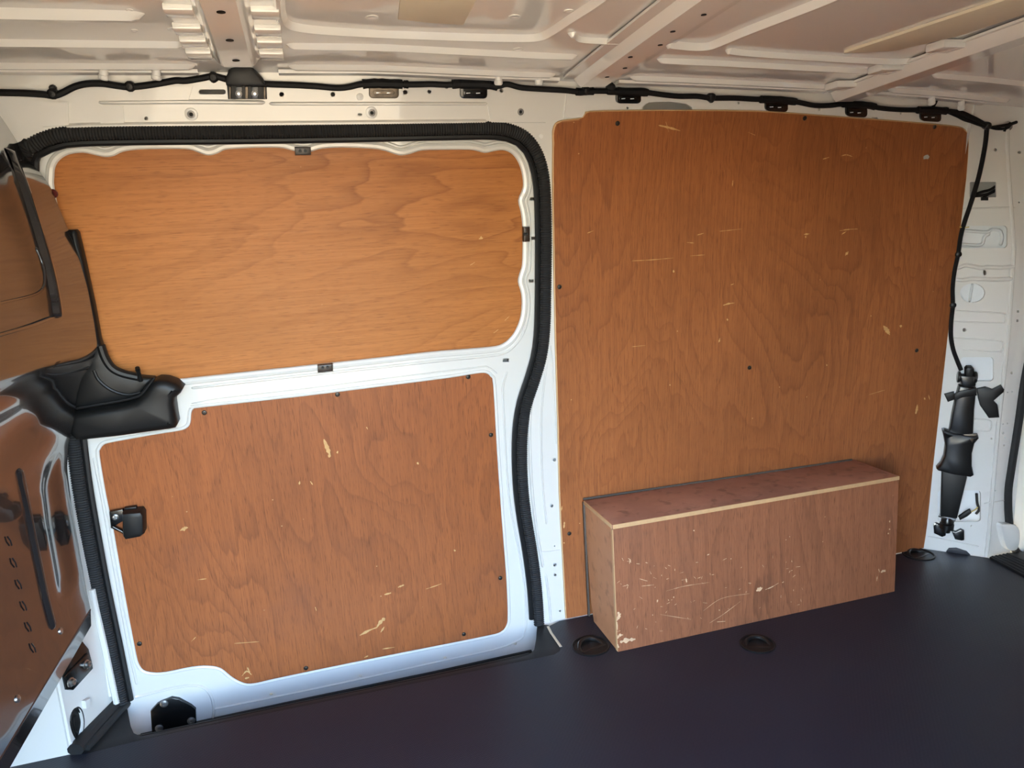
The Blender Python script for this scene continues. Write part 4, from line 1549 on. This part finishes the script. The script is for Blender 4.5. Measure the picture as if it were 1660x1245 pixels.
jp('upper_arm', [(1553, 622), (1581, 626), (1578, 660), (1576, 705), (1537, 698), (1542, 668), (1547, 645)], .026, .006, .010)
jp('lower_arm', [(1526, 758), (1568, 765), (1551, 836), (1524, 833)], .026, .005, .010, 'black_plastic')
jp('collar', [(1526, 694), (1530, 693), (1545, 698), (1570, 702), (1584, 702), (1585, 706), (1578, 714), (1574, 730), (1574, 750), (1577, 765), (1572, 768), (1545, 764), (1520, 758), (1517, 755), (1524, 747), (1529, 735), (1531, 718), (1529, 706)], .036, .007, .012, 'dark_steel')
m = MB()
px_prism(m, [(1562, 704), (1583, 703), (1577, 714), (1573, 730), (1573, 750), (1576, 764), (1560, 764), (1563, 740), (1562, 720)], y_body, .003, .001, .0475)
m.build('worn_edge', 'worn_steel', jk)
m = MB()
for x in (1567, 1570):
    m.tube(px_path([(x, 640), (x + 1, 665), (x - 1, 700)], y_body, .0365, 3), .003, 6)
m.build('bright_fold', 'worn_steel', jk)
m = MB()
a, b = hit(1552, 611, y_body, .03), hit(1584, 613, y_body, .03)
m.tube([a, b], .007, 10)
m.build('pivot_pin', 'dull_steel', jk)
for q in ((1554, 611), (1581, 612)):
    m = MB()
    p = hit(q[0], q[1], y_body, .03)
    d = (b - a).normalized()
    m.lathe(p - d * .004, d, [(.0, 0), (.016, 0), (.018, .002), (.018, .006), (.016, .008), (0, .008)], 16)
    m.build('knuckle', 'dark_steel', jk)
jp('screw_head', [(1563, 595), (1566, 592), (1574, 592), (1577, 595), (1577, 608), (1563, 607)], .030, .006, .006, 'black_plastic')
jp('saddle', [(1554, 605), (1582, 607), (1580, 623), (1568, 626), (1556, 621)], .026, .006, .006)
strap = jp('strap', [(1546, 638), (1556, 632), (1582, 628), (1583, 640), (1560, 643), (1547, 648)], .012, .003, .032, 'black_plastic')
jp('strap_end', [(1530, 638), (1546, 634), (1548, 646), (1536, 650.5)], .012, .003, .006, 'black_plastic', 0, strap)
jp('strap_end', [(1583, 629), (1597, 626), (1608, 630), (1622, 623), (1627, 630), (1626, 634), (1610, 648), (1616, 654), (1619, 675), (1602, 676), (1588, 656), (1585, 645)], .014, .003, .004, 'black_plastic', 0, strap)
m = MB()
a, b = hit(1522, 835, y_body, .03), hit(1549, 843, y_body, .03)
m.tube([a, b], .006, 10)
m.build('pivot_pin', 'dull_steel', jk)
m = MB()
a, b = hit(1537, 838, y_body, .022), hit(1533, 862, y_body, .022)
d = b - a
h = d.length
m.lathe(a, d, [(.014, 0), (.019, h * .2), (.019, h * .35), (.015, h * .4), (.021, h * .45), (.021, h * .75), (.013, h * .8), (.013, h), (0, h)], 14)
m.build('screw_nut', 'dark_steel', jk)
jp('foot', [(1513, 850), (1517, 846), (1523, 848), (1534, 858), (1533, 866), (1527, 868), (1514, 862)], .014, .003, .0, 'black_gloss')
jp('foot', [(1542, 858), (1549, 860), (1557, 856), (1563, 859), (1563, 873), (1559, 874), (1548, 872)], .014, .003, .0, 'black_gloss')
for x, y in ((1516, 851), (1558.5, 862.5)):
    m = MB()
    p = hit(x, y, y_body, .013)
    m.lathe(p, normal(y_body, p.x, p.z), [(.006, 0), (.006, .003), (.003, .004), (0, .004)], 12)
    m.build('bolt', 'steel', jk)
m = MB()
p = hit(1536.5, 823, y_body, .036)
m.lathe(p, normal(y_body, p.x, p.z), [(.006, 0), (.0055, .002), (.003, .004), (0, .0045)], 12)
m.build('rivet', 'dull_steel', jk)

# ================================================================== BULKHEAD
XB = [(.318, -1.2615), (.355, -1.2625), (.432, -1.2625), (.507, -1.2615), (.581, -1.2610), (.654, -1.257), (.703, -1.247), (.751, -1.232), (.815, -1.216), (.852, -1.200), (.890, -1.168), (.925, -1.154), (.98, -1.153), (1.048, -1.154), (1.115, -1.161), (1.181, -1.173), (1.272, -1.193), (1.33, -1.222), (1.392, -1.243), (1.45, -1.268)]


def xb(y, z):
    x = lerp_tab(XB, z)
    # pressed recess panels and vertical channels
    def sm(a, b, v):
        t = min(1., max(0., (v - a) / (b - a)))
        return t * t * (3 - 2 * t)
    lower = (sm(.40, .44, z) - sm(.66, .72, z))
    for yc in (.03,):
        g_ = math.exp(-((y - yc) / .045) ** 4)
        x -= .007 * g_ * lower
    top = sm(1.0, 1.03, z) - sm(1.30, 1.34, z)
    for yc in (-.30, -.85, -1.35):
        g_ = math.exp(-((y - yc) / .17) ** 6)
        x -= .010 * g_ * top
    x += .006 * math.exp(-((z - .80) / .05) ** 2) * math.sin(y * 11. + 1.)
    return x


mb = MB()
ys = [.14 - i * .0215 for i in range(80)]
zs = [.315 + i * .0132 for i in range(85)]
nz = len(zs)
vs = [Vector((xb(y, z), y, z)) for y in ys for z in zs]
fs = [(i * nz + j, i * nz + j + 1, (i + 1) * nz + j + 1, (i + 1) * nz + j) for i in range(len(ys) - 1) for j in range(nz - 1)]
k = len(vs)
vs += [v + Vector((-.008, 0, 0)) for v in vs]
fs += [tuple(reversed([q + k for q in f])) for f in fs]
fs += [(j, j + k, j + 1 + k, j + 1) for j in range(nz - 1)]
mb.add(vs, fs)
blk = thing('bulkhead', (-1.25, -.7, .3), 'glossy black steel bulkhead behind the cab, at the left', 'partition')
mb.build('skin', 'bulkhead_black', blk, angle=50)
m = MB()
NX = Vector((1, 0, 0))


def bpt(px, py, off=.0):
    """point of the bulkhead seen at a photo position"""
    d = ray(px, py)
    a, b = .05, 4.
    for _ in range(46):
        t = .5 * (a + b)
        p = CAM + d * t
        if p.x > xb(p.y, p.z) + off:
            a = t
        else:
            b = t
    return CAM + d * b


for pts, wd, h in (([(14, 245), (24, 268), (42, 320), (62, 385), (78, 440), (88, 490), (91, 515)], .013, .012), ([(-30, 500), (0, 491), (40, 482), (62, 474), (72, 460), (70, 430), (58, 400)], .003, .003), ([(30, 760), (42, 820), (58, 900), (74, 975), (86, 1020)], .011, .008), ([(-20, 548), (0, 543), (50, 528), (90, 512)], .004, .003)):
    P = [bpt(q.x, q.y) for q in crom([(*q, 0) for q in pts], 4)]
    m = MB()
    m.bead(P, NX, wd, h)
    m.build('pressed_rib', 'bulkhead_black', blk, angle=85)
for x, y in ((15, 877), (23, 912), (31, 947), (39, 982), (46.5, 1016), (54, 1050)):
    m = MB()
    a, b = bpt(x - 3, y - 7, .002), bpt(x + 4, y + 7, .002)
    m.tube([a, a.lerp(b, .5) + NX * .0015, b], .0014, 6)
    m.build('louvre', 'bulkhead_black', blk)
m = MB()                        # folded lower flange
Pf = [Vector((xb(y, .315) + .001, y, .316)) for y in ys[::4]]
m.strip(Pf, Vector((0, 0, -1)), [(-.004, .0), (.000, .004), (-.002, .012), (-.006, .045), (-.012, .047), (-.010, .0)])
fo = m.build('lower_flange', 'bulkhead_black', blk)
for x, y in ((98, 1029), (28, 1139)):
    m = MB()
    p = bpt(x, y - 6, .0)
    m.lathe(p, NX, [(.007, -.002), (.007, .002), (.004, .004), (0, .0045)], 12)
    m.build('rivet', 'steel', blk)
